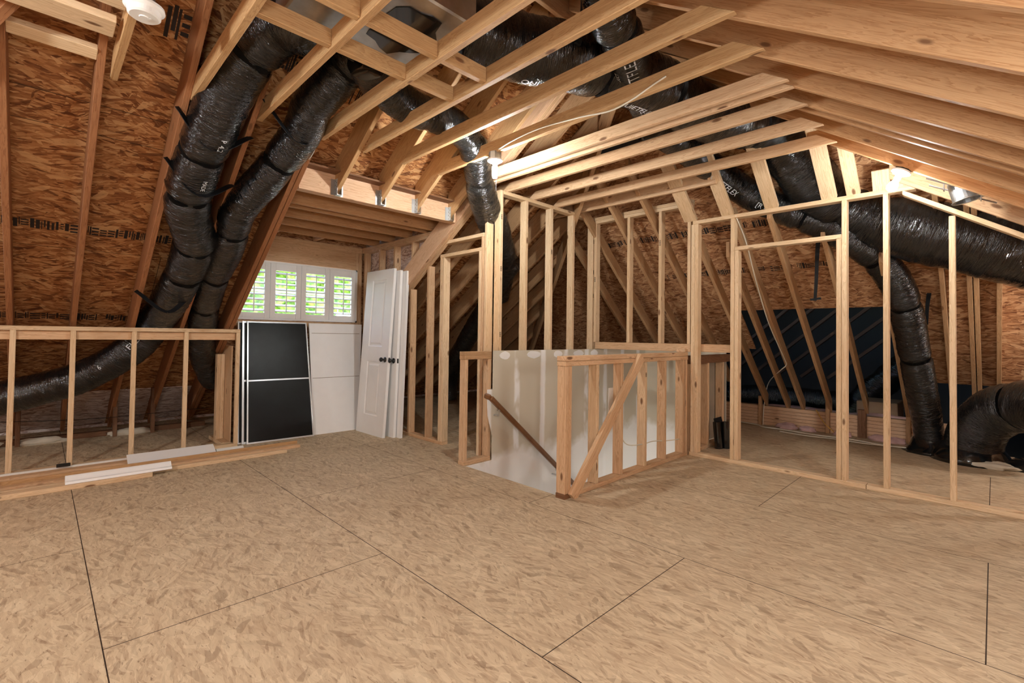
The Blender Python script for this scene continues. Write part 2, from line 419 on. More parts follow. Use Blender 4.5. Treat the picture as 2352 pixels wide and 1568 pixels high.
P = {
 'D1': [(1.200,3.040,3.160),(1.076,2.940,3.106),(0.981,3.029,3.097),(0.883,3.264,2.971),(0.840,3.513,2.825),(0.807,3.791,2.639),(0.784,4.167,2.418),(0.813,4.491,2.223),(0.936,4.868,2.011),(0.924,5.470,1.670),(0.835,6.008,1.341),(0.658,6.145,1.060),(0.345,6.338,0.811),(0.039,6.457,0.691),(-0.251,6.601,0.596),(-0.476,6.747,0.498)],
 'D2': [(1.467,2.902,3.100),(1.443,3.070,3.070),(1.387,3.279,2.960),(1.352,3.450,2.866),(1.353,3.648,2.735),(1.247,4.067,2.475),(1.157,4.411,2.276),(1.184,4.822,2.042),(1.185,5.325,1.767),(1.217,5.790,1.486),(1.285,6.230,1.113),(1.448,6.639,0.790),(1.551,6.843,0.655)],
 'D3': [(1.453,2.813,3.000),(1.623,2.980,2.987),(1.802,3.050,2.970),(2.009,3.080,2.955),(2.350,3.150,3.005),(2.585,3.163,2.928),(2.792,3.300,2.837),(3.020,3.512,2.695),(3.283,3.714,2.570),(3.809,4.070,2.353),(4.198,4.382,2.145),(4.605,4.887,1.809)],
 'D4': [(4.236,4.303,2.198),(4.522,5.068,1.688),(4.754,5.776,1.216),(4.984,6.390,0.807),(5.288,6.911,0.459),(5.308,6.953,0.100)],
 'trunk': [(1.664,2.334,3.120),(1.896,2.243,3.120),(2.188,2.148,3.120),(2.553,1.968,3.120),(3.161,1.753,3.110),(3.861,1.635,3.080),(4.643,1.444,3.145),(4.847,1.358,3.001),(5.076,1.237,2.815),(5.309,1.111,2.606),(5.560,0.880,2.438),(5.660,0.506,2.270),(5.780,0.136,2.143),(5.880,-0.183,2.012),(5.950,-0.423,1.922)],
 'QF': [(2.156,1.503,3.250),(2.251,1.538,3.120),(2.525,1.610,3.100),(2.886,1.751,3.080),(3.201,1.847,3.060),(3.425,1.928,3.040)],
 'D5': [(3.603,2.036,3.050),(4.233,2.073,3.080),(4.959,1.868,2.835),(5.122,1.672,2.676),(5.242,1.467,2.544),(5.381,1.199,2.395),(5.529,0.996,2.249),(5.750,0.807,2.066),(5.950,0.671,1.820),(6.200,0.614,1.530),(6.500,0.591,1.177),(6.850,0.552,0.701),(7.150,0.521,0.241),(7.200,0.507,0.040)],
 'D6': [(6.300,-0.463,0.612),(6.500,-0.324,0.670),(6.700,-0.167,0.633),(6.850,-0.005,0.534),(6.950,0.124,0.327),(7.000,0.168,0.108)],
 'cable': [(2.635,2.847,2.777),(2.635,2.671,2.803),(2.635,2.393,2.813),(2.635,2.026,2.779),(2.635,1.775,2.742),(2.635,1.612,2.759),(2.635,1.462,2.801),(2.635,1.376,2.822)],
 'wireH': [(4.978,1.831,2.499),(5.266,1.825,2.253),(5.651,1.865,1.924),(6.199,1.898,1.456),(6.699,1.872,1.029),(6.820,1.875,0.926),(6.794,1.923,0.868),(7.550,2.309,0.613),(7.550,2.367,0.290),(7.550,2.383,-0.029)],
 'wireF': [(7.391,2.644,0.030),(7.326,2.382,0.030),(7.202,2.274,0.030),(7.207,2.065,0.030),(7.133,1.636,0.030),(7.160,1.268,0.030),(7.066,0.913,0.030),(7.112,0.643,0.030)],
 'wireF2': [(7.036,2.016,0.030),(6.981,1.698,0.030),(7.033,1.380,0.030),(7.002,1.090,0.030),(7.070,0.793,0.030)],
 'wireG': [(3.704,2.350,0.550),(3.692,2.350,0.416),(3.816,2.350,0.282),(4.084,2.350,0.242),(4.290,2.350,0.241),(4.555,2.350,0.207),(4.841,2.350,0.183)],
 'hang1': [(5.225,1.146,2.408),(5.500,1.233,2.168),(5.500,1.244,1.863),(5.500,1.255,1.646)],
 'hang2': [(6.200,0.440,2.040),(6.400,0.448,1.844),(6.400,0.472,1.624),(6.400,0.480,1.425)],
 'rail': [(3.154,3.470,0.644),(4.439,3.470,-0.431)],
 'eaveline': [(-0.329,7.200,0.297),(0.519,7.250,0.240),(1.613,7.300,0.255)],
}

# ================================================================ SETTING
# floor with the stair opening
fl = bmesh.new()
HX0, HX1, HY0, HY1 = 2.93, 6.25, 2.41, 3.565
for lo, hi in (((-4, -2.4, -.022), (HX0, 8.2, 0)), ((HX0, -2.4, -.022), (HX1, HY0, 0)), ((HX0, HY1, -.022), (HX1, 8.2, 0)), ((HX1, -2.4, -.022), (7.6, 8.2, 0))):
    add_box(fl, lo, hi)
uvl = fl.loops.layers.uv.verify()
for f in fl.faces:
    for lp in f.loops: lp[uvl].uv = (lp.vert.co.y, lp.vert.co.x)
o = obj('floor', fl, M['osb_floor']); tag(o, kind='structure', label='wide strand board subfloor with dark panel seams', cat='floor')
# rim of the opening
bm = bmesh.new()
add_box(bm, (HX0-.04, HY0, -.32), (HX0, HY1, -.022)); add_box(bm, (HX0-.04, HY0-.04, -.32), (HX1, HY0, -.022))
o = obj('trim_1', bm, M['rafterR'], uvdir=(1, 0, 0)); tag(o, kind='structure', label='joist rim below the edge of the stair opening', cat='trim')

# roof sheathing, each slope a slab a hand above the rafters' underside
def slab_poly(name, pts, mat, uvdir, label, th=.015, nrm=None):
    bm = bmesh.new(); pts = [Vector(p) for p in pts]
    n = (pts[1]-pts[0]).cross(pts[2]-pts[0]).normalized()
    if n.z < 0: n = -n
    if nrm: n = Vector(nrm)
    add_prism(bm, pts, n*th)
    o = obj(name, bm, mat, uvdir=uvdir); tag(o, kind='structure', label=label, cat='ceiling'); return o
OL, OR, OH = .285, .285, .45
def sL(x, y): return (x, y, zL(y)+OL)
def sR(x, y): return (x, y, zR(y)+OR)
def sH(x, y): return (x, y, zH(x)+OH)
yr = (1.283+.6667*5.9+OL-2.21-OR)/(2*.6667)      # ridge
xrg = 5.0-(zR(yr)+OR-2.5-OH)/.854                # end of the ridge
def xl(y): return 5.0-(zL(y)+OL-2.5-OH)/.854
def xr(y): return 5.0-(zR(y)+OR-2.5-OH)/.854
YB = 8.5
slab_poly('ceiling', [sL(-4, yr), sL(xrg, yr), sL(xl(4.3), 4.3), sL(-4, 4.3)], M['osb_roof'], (1, 0, 0), 'upper strip of orange strand board roof on the window side')
slab_poly('ceiling', [sL(-4, 4.3), sL(1.56, 4.3), sL(1.56, YB), sL(-4, YB)], M['osb_roof'], (1, 0, 0), 'orange strand board slope left of the dormer')
slab_poly('ceiling', [sL(3.26, 4.3), sL(xl(4.3), 4.3), sL(xl(YB), YB), sL(3.26, YB)], M['osb_roof'], (1, 0, 0), 'strand board slope right of the dormer')
slab_poly('ceiling', [sR(-4, yr), sR(xrg, yr), sR(xr(-2.4), -2.4), sR(-4, -2.4)], M['osb_roof'], (1, 0, 0), 'strand board slope over the camera side')
slab_poly('ceiling', [sL(1.56, 6.44), sL(3.26, 6.44), sL(3.26, YB), sL(1.56, YB)], M['osb_roof'], (1, 0, 0), 'strand board slope below the dormer window')
# hip slope with the opening into the roof beyond
OXT, OXB = 6.55, 7.56
slab_poly('ceiling', [sH(xrg, yr), sH(xl(3.2), 3.2), sH(OXT, 3.2), sH(OXT, .75), sH(xr(.75), .75)], M['osb_hip'], (0, 1, 0), 'strand board hip slope above the dark opening')
slab_poly('ceiling', [sH(xl(3.2), 3.2), sH(xl(YB), YB), sH(9.2, YB), sH(9.2, 3.2)], M['osb_hip'], (0, 1, 0), 'strand board hip slope behind the stairwell')
slab_poly('ceiling', [sH(OXT, 3.2), sH(7.15, 3.2), sH(7.15, 2.35), sH(OXT, 2.35)], M['osb_hip'], (0, 1, 0), 'piece of strand board left of the dark opening')
slab_poly('ceiling', [sH(xr(.75), .75), sH(OXB, .75), sH(OXB, -2.4), sH(xr(-2.4), -2.4)], M['osb_hip'], (0, 1, 0), 'strand board hip slope at the far right')
# the dark roof space beyond
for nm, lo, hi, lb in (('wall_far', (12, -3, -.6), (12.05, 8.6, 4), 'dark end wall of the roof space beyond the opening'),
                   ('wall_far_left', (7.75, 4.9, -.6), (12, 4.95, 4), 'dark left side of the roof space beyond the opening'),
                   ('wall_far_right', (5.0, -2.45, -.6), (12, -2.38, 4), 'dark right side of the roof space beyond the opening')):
    o = obj(nm, box(lo, hi, 0), M['void_shade'], uvdir=(0, 1, 0)); tag(o, kind='structure', label=lb, cat='wall')
slab_poly('ceiling', [(4.2, -3, 3.35), (12.1, -3, 3.35), (12.1, 8.7, 3.35), (4.2, 8.7, 3.35)], M['void_shade'], (1, 0, 0), 'dark ceiling of the roof space beyond the opening')
o = obj('floor', box((7.6, -3, -.32), (12, 8.5, -.30), 0), M['void_shade'], uvdir=(0, 1, 0)); tag(o, kind='structure', label='lower ceiling boards beyond the laminated beam', cat='floor')
# eave and gable closures
o = obj('wall_eave', box((-4, 8.2, -.4), (9, 8.24, .6), 0), M['osb_pale'], uvdir=(1, 0, 0)); tag(o, kind='structure', label='pale board closing the eave behind the knee wall', cat='wall')
o = obj('wall_near', box((-4, -1.42, 0), (8.5, -1.38, 1.35), 0), M['osb_roof'], uvdir=(1, 0, 0)); tag(o, kind='structure', label='low wall under the near slope', cat='wall')
o = obj('wall_gable', box((-4.04, -2.4, -.1), (-4, 8.5, 4.3), 0), M['osb_hip'], uvdir=(0, 1, 0)); tag(o, kind='structure', label='gable end wall of strand board', cat='wall')
# lower sheathing strip behind the knee wall, light in the eave painted in as paleness
for k, (xa, xb) in enumerate(((-1.2, -.19), (-.15, .235), (.25, .63), (.67, 1.03), (1.075, 1.50))):
    pts = [(xa, 7.42, zL(7.42)+OL-.012), (xb, 7.42, zL(7.42)+OL-.012), (xb, 8.15, zL(8.15)+OL-.012), (xa, 8.15, zL(8.15)+OL-.012)]
    bm = bmesh.new(); add_prism(bm, pts, (0, -.004, -.008)); o = obj('eave_board', bm, M['osb_pale'], uvdir=(1, 0, 0))
    tag(o, 'pale board low behind the knee wall, %s' % ['at the photo edge', 'next to the photo edge', 'middle one of the five', 'second from the stud pack', 'nearest the stud pack'][k], 'board', 'pale boards low in the eave')

# grade stamps printed on the roof boards
def stamp_band(name, fn, xa, xb, h, label, n):
    bm = bmesh.new(); x = xa
    while x < xb:
        w = R_.choice((.006, .009, .014, .022)); hh = h*R_.uniform(.7, 1); o0 = R_.uniform(0, h-hh)
        if R_.random() < .05: x += R_.uniform(.02, .06); continue
        if R_.random() < .25:
            for q in range(3):
                a = o0 + q*hh/3; vs = [bm.verts.new(fn(*p)) for p in ((x, a), (x+w*3, a), (x+w*3, a+hh*.16), (x, a+hh*.16))]; bm.faces.new(vs)
            x += w*3+.008
        else:
            vs = [bm.verts.new(fn(*p)) for p in ((x, o0), (x+w, o0), (x+w, o0+hh), (x, o0+hh))]; bm.faces.new(vs); x += w+R_.uniform(.004, .012)
    o = obj(name, bm, M['ink']); tag(o, label, 'stamp', 'printed grade stamps on the boards', 'stuff'); return o
LSP = .6667
def fL(y0): return lambda a, b: (a, y0-b*.832, zL(y0-b*.832)+OL-.003)
def fH(x0): return lambda a, b: (x0-b*.76, a, zH(x0-b*.76)+OH-.003)
stamp_band('grade_stamp', fL(5.20), -1.4, 1.0, .11, 'upper band of black bar print on the left roof boards', 1)
stamp_band('grade_stamp', fL(6.22), -1.4, 1.0, .11, 'lower band of black bar print just above the knee wall', 1)
stamp_band('grade_stamp', fL(3.56), 1.12, 1.40, .20, 'block of black print between the upper rafters near the ducts', 1)
stamp_band('grade_stamp', fL(3.62), .50, .62, .22, 'black bars printed beside the smoke detector', 1)
stamp_band('grade_stamp', fL(3.62), 1.68, 1.80, .2, 'black print beside the small curved duct', 1)
stamp_band('grade_stamp', fH(5.55), 1.2, 4.2, .10, 'upper band of bar print behind the stairwell studs', 1)
stamp_band('grade_stamp', fH(6.05), 1.2, 3.1, .09, 'lower band of bar print behind the stairwell studs', 1)

# dormer
DX0, DX1, DY, DZ = 1.53, 3.24, 6.32, 2.466
bm = bmesh.new()
add_box(bm, (DX0-.05, DY+.09, -.02), (1.66, DY+.105, 2.62)); add_box(bm, (3.15, DY+.09, -.02), (DX1+.12, DY+.105, 2.62))
add_box(bm, (1.66, DY+.09, -.02), (3.15, DY+.105, 1.41)); add_box(bm, (1.66, DY+.09, 2.14), (3.15, DY+.105, 2.62))
o = obj('wall_dormer_front', bm, M['osb_hip'], uvdir=(1, 0, 0)); tag(o, kind='structure', label='strand board around the dormer window', cat='wall')
bm = box((3.33, 4.2, 1.0), (3.345, DY+.1, 2.66), 0)
bm = prism([(3.34, 4.2, zL(4.2)+.2), (3.34, 6.42, zL(6.42)+.2), (3.34, 6.42, 2.66), (3.34, 4.2, 2.66)], (.012, 0, 0), 0)
o = obj('wall_dormer_right', bm, M['osb_pale'], uvdir=(0, 1, 0)); tag(o, kind='structure', label='pale strand board on the dormer right side', cat='wall')
o = obj('wall_dormer_left', prism([(1.52, 4.2, zL(4.2)+.25), (1.52, 6.42, zL(6.42)+.25), (1.52, 6.42, 2.66), (1.52, 4.2, 2.66)], (.012, 0, 0), 0), M['osb_hip'], uvdir=(0, 1, 0)); tag(o, kind='structure', label='strand board cheek on the dormer left side', cat='wall')
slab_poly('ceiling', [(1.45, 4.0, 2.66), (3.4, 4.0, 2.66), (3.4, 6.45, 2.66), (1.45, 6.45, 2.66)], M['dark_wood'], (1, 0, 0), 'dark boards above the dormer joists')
fr_d = thing('dormer_front_frame', 'reddish header and posts framing the shuttered dormer window', 'wall frame', (2.4, DY, 0)); fr_d['kind'] = 'structure'
def part(p, name, bm, mat, uvdir=None, **k):
    o = obj(name, bm, mat, uvdir=uvdir, **k); return child(o, p)
part(fr_d, 'header', box((1.6, DY, 2.15), (3.15, DY+.09, 2.39)), M['stud2'], (1, 0, 0))
part(fr_d, 'top_plate', box((1.6, DY, 2.39), (3.24, DY+.09, 2.428)), M['stud2'], (1, 0, 0))
part(fr_d, 'top_plate', box((1.6, DY, 2.428), (3.24, DY+.09, 2.466)), M['stud2'], (1, 0, 0))
part(fr_d, 'stud', box((3.15, DY, 0), (3.188, DY+.09, 2.39)), M['stud2'], (0, 0, 1))
part(fr_d, 'stud', box((3.19, DY-.0, 0), (3.238, DY+.09, 2.39)), M['stud2'], (0, 0, 1))
part(fr_d, 'sill_plate', box((1.6, DY, 1.33), (3.15, DY+.09, 1.40)), M['stud2'], (1, 0, 0))
fr_r = thing('dormer_side_frame', 'studs and double plate on the right cheek of the dormer', 'wall frame', (3.28, 5.5, 0)); fr_r['kind'] = 'structure'
for z in (2.39, 2.428): part(fr_r, 'top_plate', box((DX1, 4.45, z), (3.33, DY, z+.038)), M['stud2'], (0, 1, 0))
for y in (5.82, 5.44, 5.02, 4.66): part(fr_r, 'stud', box((DX1, y, 0 if y > 5.3 else zL(y)+.2), (3.33, y+.038, 2.39)), M['stud2'], (0, 0, 1))
part(fr_r, 'stud', box((DX1, DY-.09, 0), (3.33, DY-.052, 2.39)), M['stud2'], (0, 0, 1))

# window_1 with shutters
w1 = thing('window_1', 'white four panel plantation shutter window in the dormer', 'window', (2.4, DY, 1.4)); w1['kind'] = 'structure'
bm = bmesh.new(); wx0, wx1, wz0, wz1 = 1.64, 3.16, 1.41, 2.14; wy = DY-.02
add_box(bm, (wx0-.02, wy, wz1-.02), (wx1, wy+.05, wz1)); add_box(bm, (wx0-.02, wy, wz0), (wx1, wy+.05, wz0+.02))
add_box(bm, (wx1-.02, wy, wz0), (wx1, wy+.05, wz1)); add_box(bm, (wx0-.02, wy, wz0), (wx0, wy+.05, wz1))
part(w1, 'window_frame', bm, M['white'])
pw = (wx1-.02-wx0)/4
for k in range(4):
    a = wx0+k*pw+.002; b_ = a+pw-.004; bm = bmesh.new(); s = .062
    add_box(bm, (a, wy-.002, wz0+.02), (a+s, wy+.028, wz1-.02), .003); add_box(bm, (b_-s, wy-.002, wz0+.02), (b_, wy+.028, wz1-.02), .003)
    add_box(bm, (a+s, wy+.001, wz1-.11), (b_-s, wy+.026, wz1-.021), .003); add_box(bm, (a+s, wy+.001, wz0+.021), (b_-s, wy+.026, wz0+.085), .003)
    sp = part(w1, 'shutter', bm, M['white'])
    nl = 8; z0, z1 = wz0+.085, wz1-.11
    for q in range(nl):
        zc = z0+(q+.5)*(z1-z0)/nl; bm = bmesh.new()
        add_bar(bm, (a+s, wy+.014, zc), (b_-s, wy+.014, zc), .062, .010, (0, -.42, .9), .003)
        child(obj('louvre', bm, M['white']), w1)
    bm = bmesh.new(); add_box(bm, ((a+b_)/2-.006, wy-.025, z0+.01), ((a+b_)/2+.006, wy-.015, z1-.02), .002); part(w1, 'tilt_rod', bm, M['white'])
bm = bmesh.new()
for xx in (1.66, 2.0, 2.39, 2.41, 2.78, 3.12): add_box(bm, (xx, DY+.07, wz0), (xx+.03, DY+.10, wz1))
for zz in (wz0, 1.76, wz1-.03): add_box(bm, (1.66, DY+.07, zz), (3.15, DY+.10, zz+.025))
part(w1, 'sash', bm, M['white'])
part(w1, 'pane', box((1.66, DY+.082, wz0), (3.15, DY+.086, wz1), 0), M['glass'])

# stairwell
bm = bmesh.new()
edge = [(3.262, 1.10), (3.262, .712), (3.19, .712), (3.19, .62), (3.2, .45), (3.235, .33), (3.262, .24), (3.262, -.001), (2.90, -.001), (2.90, -2.6), (6.3, -2.6), (6.3, 1.10)]
add_prism(bm, [(x, HY1-.014, z) for x, z in edge], (0, .013, 0))
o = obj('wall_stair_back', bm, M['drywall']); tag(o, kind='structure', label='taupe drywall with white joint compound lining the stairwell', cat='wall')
o = obj('wall_stair_far', box((6.24, HY0, -2.6), (6.26, HY1, 1.1), 0), M['drywall']); tag(o, kind='structure', label='drywall at the far end of the stairwell', cat='wall')
o = obj('wall_stair_front', box((2.9, HY0-.013, -2.6), (6.26, HY0, -.33), 0), M['drywall']); tag(o, kind='structure', label='drywall under the guard wall in the stairwell', cat='wall')
o = obj('wall_stair_paper', box((5.08, HY0+.001, 0.04), (6.24, HY0+.014, .97), 0), M['paper']); tag(o, kind='structure', label='taupe paper back of drywall behind the short studs', cat='wall')
o = obj('floor', box((2.88, HY0-.01, -2.62), (6.3, HY1+.01, -2.6), 0), M['osb_floor'], uvdir=(1, 0, 0)); tag(o, kind='structure', label='floor at the bottom of the stairs', cat='floor')
o = obj('wall_stair_start', box((2.88, HY0, -2.6), (2.9, HY1, -.33), 0), M['drywall']); tag(o, kind='structure', label='drywall below the top landing', cat='wall')
bm = bmesh.new(); z = -.19; x = 2.93
while z > -2.4:
    add_box(bm, (x, HY0+.02, z-.03), (x+.27, HY1-.02, z)); add_box(bm, (x+.22, HY0+.02, z-.19), (x+.24, HY1-.02, z-.03)); x += .227; z -= .19
o = obj('trim_2', bm, M['stud2'], uvdir=(0, 1, 0)); tag(o, kind='structure', label='wooden stair treads going down the stairwell', cat='stairs')
for k, (x, w) in enumerate(((3.42, .07), (3.86, .10), (4.27, .07), (4.66, .09), (4.98, .07))):
    bm = bmesh.new(); pts = [(x+w*math.cos(a)*(1+.2*R_.random()), HY1-.017, 1.05+.035*math.sin(a)*(1+.3*R_.random())) for a in [i*math.pi/6 for i in range(12)]]
    add_prism(bm, pts, (0, .003, 0)); o = obj('plaster_patch', bm, M['mud'])
    tag(o, 'white compound blob atop the stair drywall, %s from the left' % ['first', 'second', 'third', 'fourth', 'fifth'][k], 'plaster patch', 'compound blobs along the drywall top')

# ================================================================ RAFTERS AND TIES
ORD = ['first', 'second', 'third', 'fourth', 'fifth', 'sixth', 'seventh', 'eighth', 'ninth', 'tenth', 'eleventh', 'twelfth', 'thirteenth', 'fourteenth', 'fifteenth', 'sixteenth', 'seventeenth', 'eighteenth', 'nineteenth', 'twentieth', 'twenty-first', 'twenty-second', 'twenty-third', 'twenty-fourth', 'twenty-fifth']
def rafter_yz(x1, y0, y1, zf, dep, mat, name, label, group, cat='rafter', w=.038, plumb=True):
    pts = [(x1-w, y0, zf(y0)), (x1-w, y1, zf(y1)), (x1-w, y1, zf(y1)+dep), (x1-w, y0, zf(y0)+dep)]
    d = Vector((0, y1-y0, zf(y1)-zf(y0)))
    o = obj(name, prism(pts, (w, 0, 0)), mat, uvdir=d); tag(o, label, cat, group); return o
YE = 7.75
# window-side slope
lx = [(-.57, 'leftmost'), (-.165, 0), (.235, 0), (.662, 0), (1.061, 0)]
names = ['rafter on the left slope just outside the knee wall end at the photo edge', 'dark rafter at the left photo edge meeting the short pale block',
         'dark rafter under the end of the short pale block', 'red-brown rafter left of the large black duct', 'red-brown rafter running between the two black ducts']
for (x, _), lb in zip(lx, names):
    rafter_yz(x, 2.30, YE, zL, .27, M['rafterL'], 'roof_rafter', lb, 'rafters of the left slope')
rafter_yz(1.473, 2.30, YE, zL, .27, M['rafterL'], 'roof_rafter', 'inner rafter of the doubled pair beside the dormer', 'rafters of the left slope')
rafter_yz(1.515, 2.30, YE, zL, .27, M['rafterL'], 'roof_rafter', 'outer rafter of the doubled pair, its edge along the window opening', 'rafters of the left slope')
# header over the dormer
HDY, HDZ = 4.11, 2.472
o = obj('dormer_header', box((1.52, HDY, HDZ), (3.185, HDY+.09, HDZ+.235)), M['lvl'], uvdir=(1, 0, 0)); tag(o, 'long pale header beam over the dormer opening with hanging rafters', 'beam')
jn = ['nearest the doubled rafters', 'second from the doubled rafters', 'third from the doubled rafters', 'closest to the stairwell lamp']
for k, x in enumerate((1.87, 2.30, 2.70, 3.115)):
    t = thing('jack_rafter', 'rafter in a metal hanger on the dormer header, ' + jn[k], 'rafter', (x, HDY, zL(HDY)), 'rafters hung on the dormer header')
    pts = [(x-.038, 2.35, zL(2.35)), (x-.038, HDY, zL(HDY)+.025), (x-.038, HDY, zL(HDY)+.29), (x-.038, 2.35, zL(2.35)+.27)]
    part(t, 'board', prism(pts, (.038, 0, 0)), M['tie'], (0, 1, -.667))
    bm = bmesh.new(); zb = zL(HDY)
    add_box(bm, (x-.0415, HDY-.055, zb+.0), (x-.0385, HDY-.002, zb+.14)); add_box(bm, (x+.0005, HDY-.055, zb), (x+.0035, HDY-.002, zb+.14))
    add_box(bm, (x-.0415, HDY-.055, zb-.003), (x+.0035, HDY-.002, zb+.0)); add_box(bm, (x-.075, HDY-.004, zb), (x-.0385, HDY-.001, zb+.14)); add_box(bm, (x+.0005, HDY-.004, zb), (x+.035, HDY-.001, zb+.14))
    h = part(t, 'joist_hanger', bm, M['metal'])
    bm = bmesh.new()
    for q in range(7):
        for xx in (x-.0425, ): add_cyl(bm, (xx, HDY-.03+.012*(-1)**q, zb+.015+q*.018), (xx+.002, HDY-.03+.012*(-1)**q, zb+.015+q*.018), .004, seg=8)
    nl_ = obj('nail', bm, M['ink'], h)
    nl_.matrix_parent_inverse = Matrix.Identity(4)
for k, x in enumerate((3.228, 3.268, 3.308)):
    rafter_yz(x, 2.35, 5.85 if k < 2 else YE, zL, .27, M['lvl'] if k == 0 else M['stud2'], 'trimmer_rafter', ['wide pale face of the diagonal rafter trimming the dormer right side', 'middle ply of the diagonal rafter right of the dormer', 'outer ply of the diagonal rafter right of the dormer'][k], 'plies of the diagonal trimmer rafter')
# slope right of the dormer, up to the hip
x = 3.62; k = 0
while x < 7.4:
    ytop = max(2.35, 1.281*x-2.33)
    rafter_yz(x, ytop, 7.6, zL, .27, M['rafterH'], 'valley_rafter', 'brown rafter behind the stairwell studs, %s right of the dormer' % ORD[k], 'rafters behind the stairwell studs')
    x += .4064; k += 1
# hip rafters
def hipz(x): return zH(x)
p0 = Vector((3.62, 2.30, zH(3.62)-.03)); p1 = Vector((7.9, 7.79, zH(7.9)-.03))
o = obj('hip_rafter', bar(p0, p1, .045, .24), M['rafterH'], uvdir=p1-p0); tag(o, 'diagonal hip rafter in the dark corner behind the stairwell', 'rafter')
# ridge board
o = obj('ridge_board', box((-4, 2.235, 3.62), (3.62, 2.272, 3.90)), M['rafterR'], uvdir=(1, 0, 0)); tag(o, 'ridge board high above the ducts', 'beam')
# near slope
xs = [-.55, -.14, .26, .665, 1.09, 1.52, 1.93, 2.36, 2.80, 3.21, 3.55, 3.69, 4.10, 4.50]
for k, x in enumerate(xs):
    yt = 2.23 if x < 3.58 else 6.84-1.281*x
    rafter_yz(x, -1.40, yt, zR, .24, M['rafterR'], 'roof_rafter', 'deep amber rafter of the near slope, %s counted from the far lamp' % ORD[len(xs)-1-k], 'rafters of the near slope')
# collar ties
ties = [(.30, 'end above the smoke detector'), (.70, 'passing in front of the large duct elbow'), (1.10, 'crossing between the two left ducts'), (1.555, 'ending on the doubled rafters by the dormer'),
        (1.91, 'above the first hanger rafter'), (2.28, 'above the second hanger rafter'), (2.675, 'carrying the porcelain lamp and white cable'),
        (3.09, 'second beyond the lamp'), (3.20, 'doubled with its neighbour past the lamp'), (3.50, 'over the left edge of the stairwell'), (3.90, 'over the middle of the stairwell'), (4.31, 'over the far part of the stairwell'), (4.68, 'nearest to the hip boards')]
TZ = 2.765
for k, (x, lb) in enumerate(ties):
    yL = 5.9-(TZ-1.283)/.6667; yRr = (TZ-2.21)/.6667
    if x in (.30,): yL = 3.72
    th_ = .105 if x < 3 else .092
    pts = [(x-.038, yL+.02, TZ), (x-.038, yL+.02-1.5*th_, TZ+th_), (x-.038, yRr+1.5*th_, TZ+th_), (x-.038, yRr, TZ)]
    if k == 12: pts = [(x-.038, 4.0, TZ), (x-.038, 4.0, TZ+.14), (x-.038, 1.9, TZ+.14), (x-.038, 1.9, TZ)]
    o = obj('collar_tie', prism(pts, (.038, 0, 0)), M['tie'] if x < 3 else M['stud2'], uvdir=(0, 1, 0)); tag(o, 'horizontal golden collar tie ' + lb, 'ceiling joist', 'collar ties across the attic')
# blocks between ties carrying the air handler
blk = [(.70, 1.062, 2.50, 'left end piece in front of the duct elbow'), (1.10, 1.517, 2.50, 'piece nearest the small curved duct'), (.70, 1.062, 2.18, 'upper left piece at the top edge'), (1.10, 1.517, 2.18, 'upper piece under the metal plenum')]
for x0, x1, y, lb in blk:
    xa = x0 - (.08 if x0 == .70 else 0)
    o = obj('support_block', box((x0 if x0 != .70 or 1 else xa, y-.04, TZ+.01), (x1, y+.0, TZ+.10)), M['tie'], uvdir=(1, 0, 0)); tag(o, 'short block between collar ties, ' + lb, 'blocking', 'blocks between the collar ties')
for y, lb in ((2.50, 'long block between ties, lower right, below the plenum'), (2.18, 'long block between ties, upper right, below the plenum')):
    o = obj('support_block', box((1.556, y-.04, TZ+.01), (1.871, y, TZ+.10)), M['tie'], uvdir=(1, 0, 0)); tag(o, lb, 'blocking', 'blocks between the collar ties')
# top-left pale boards
o = obj('cross_board', box((-.9, 3.05, 2.775), (.235, 3.22, 2.813)), M['stud'], uvdir=(1, 0, 0)); o.name = 'cross_board'; tag(o, 'wide pale board with a knot crossing the top left corner', 'board')
o = obj('cross_board', box((-.9, 2.74, 2.775), (.255, 2.91, 2.813)), M['stud'], uvdir=(1, 0, 0)); tag(o, 'pale board at the top edge beside the smoke detector', 'board')
o = obj('rafter_block', bar((-.165, 3.60, 2.84), (.197, 3.60, 2.84), .089, .038, (0, .3, 1)), M['stud'], uvdir=(1, 0, 0)); tag(o, 'short pale block nailed between the two leftmost rafters', 'blocking')
o = obj('valley_board', bar((-.9, 4.6, 2.1), (-.12, 3.35, 2.93), .05, .14), M['rafterL'], uvdir=(.6, -1, .7)); tag(o, 'brown grained board slanting into the top left corner', 'board')
# dormer joists
for k, y in enumerate((4.63, 4.79, 5.20, 5.61, 6.02)):
    o = obj('dormer_joist', box((1.515, y-.038, DZ), (DX1+.08, y, DZ+.18)), M['rafterR'], uvdir=(1, 0, 0)); tag(o, 'dormer ceiling joist, %s counted from the header beam' % ORD[k], 'ceiling joist', 'joists over the dormer')
for x in (2.0, 2.55): 
    o = obj('dormer_lookout', box((x, 6.03, DZ+.01), (x+.038, DY+.05, DZ+.1)), M['stud2'], uvdir=(0, 1, 0)); tag(o, 'short lookout above the window, ' + ('left one' if x < 2.2 else 'right one'), 'blocking', 'lookouts above the window')
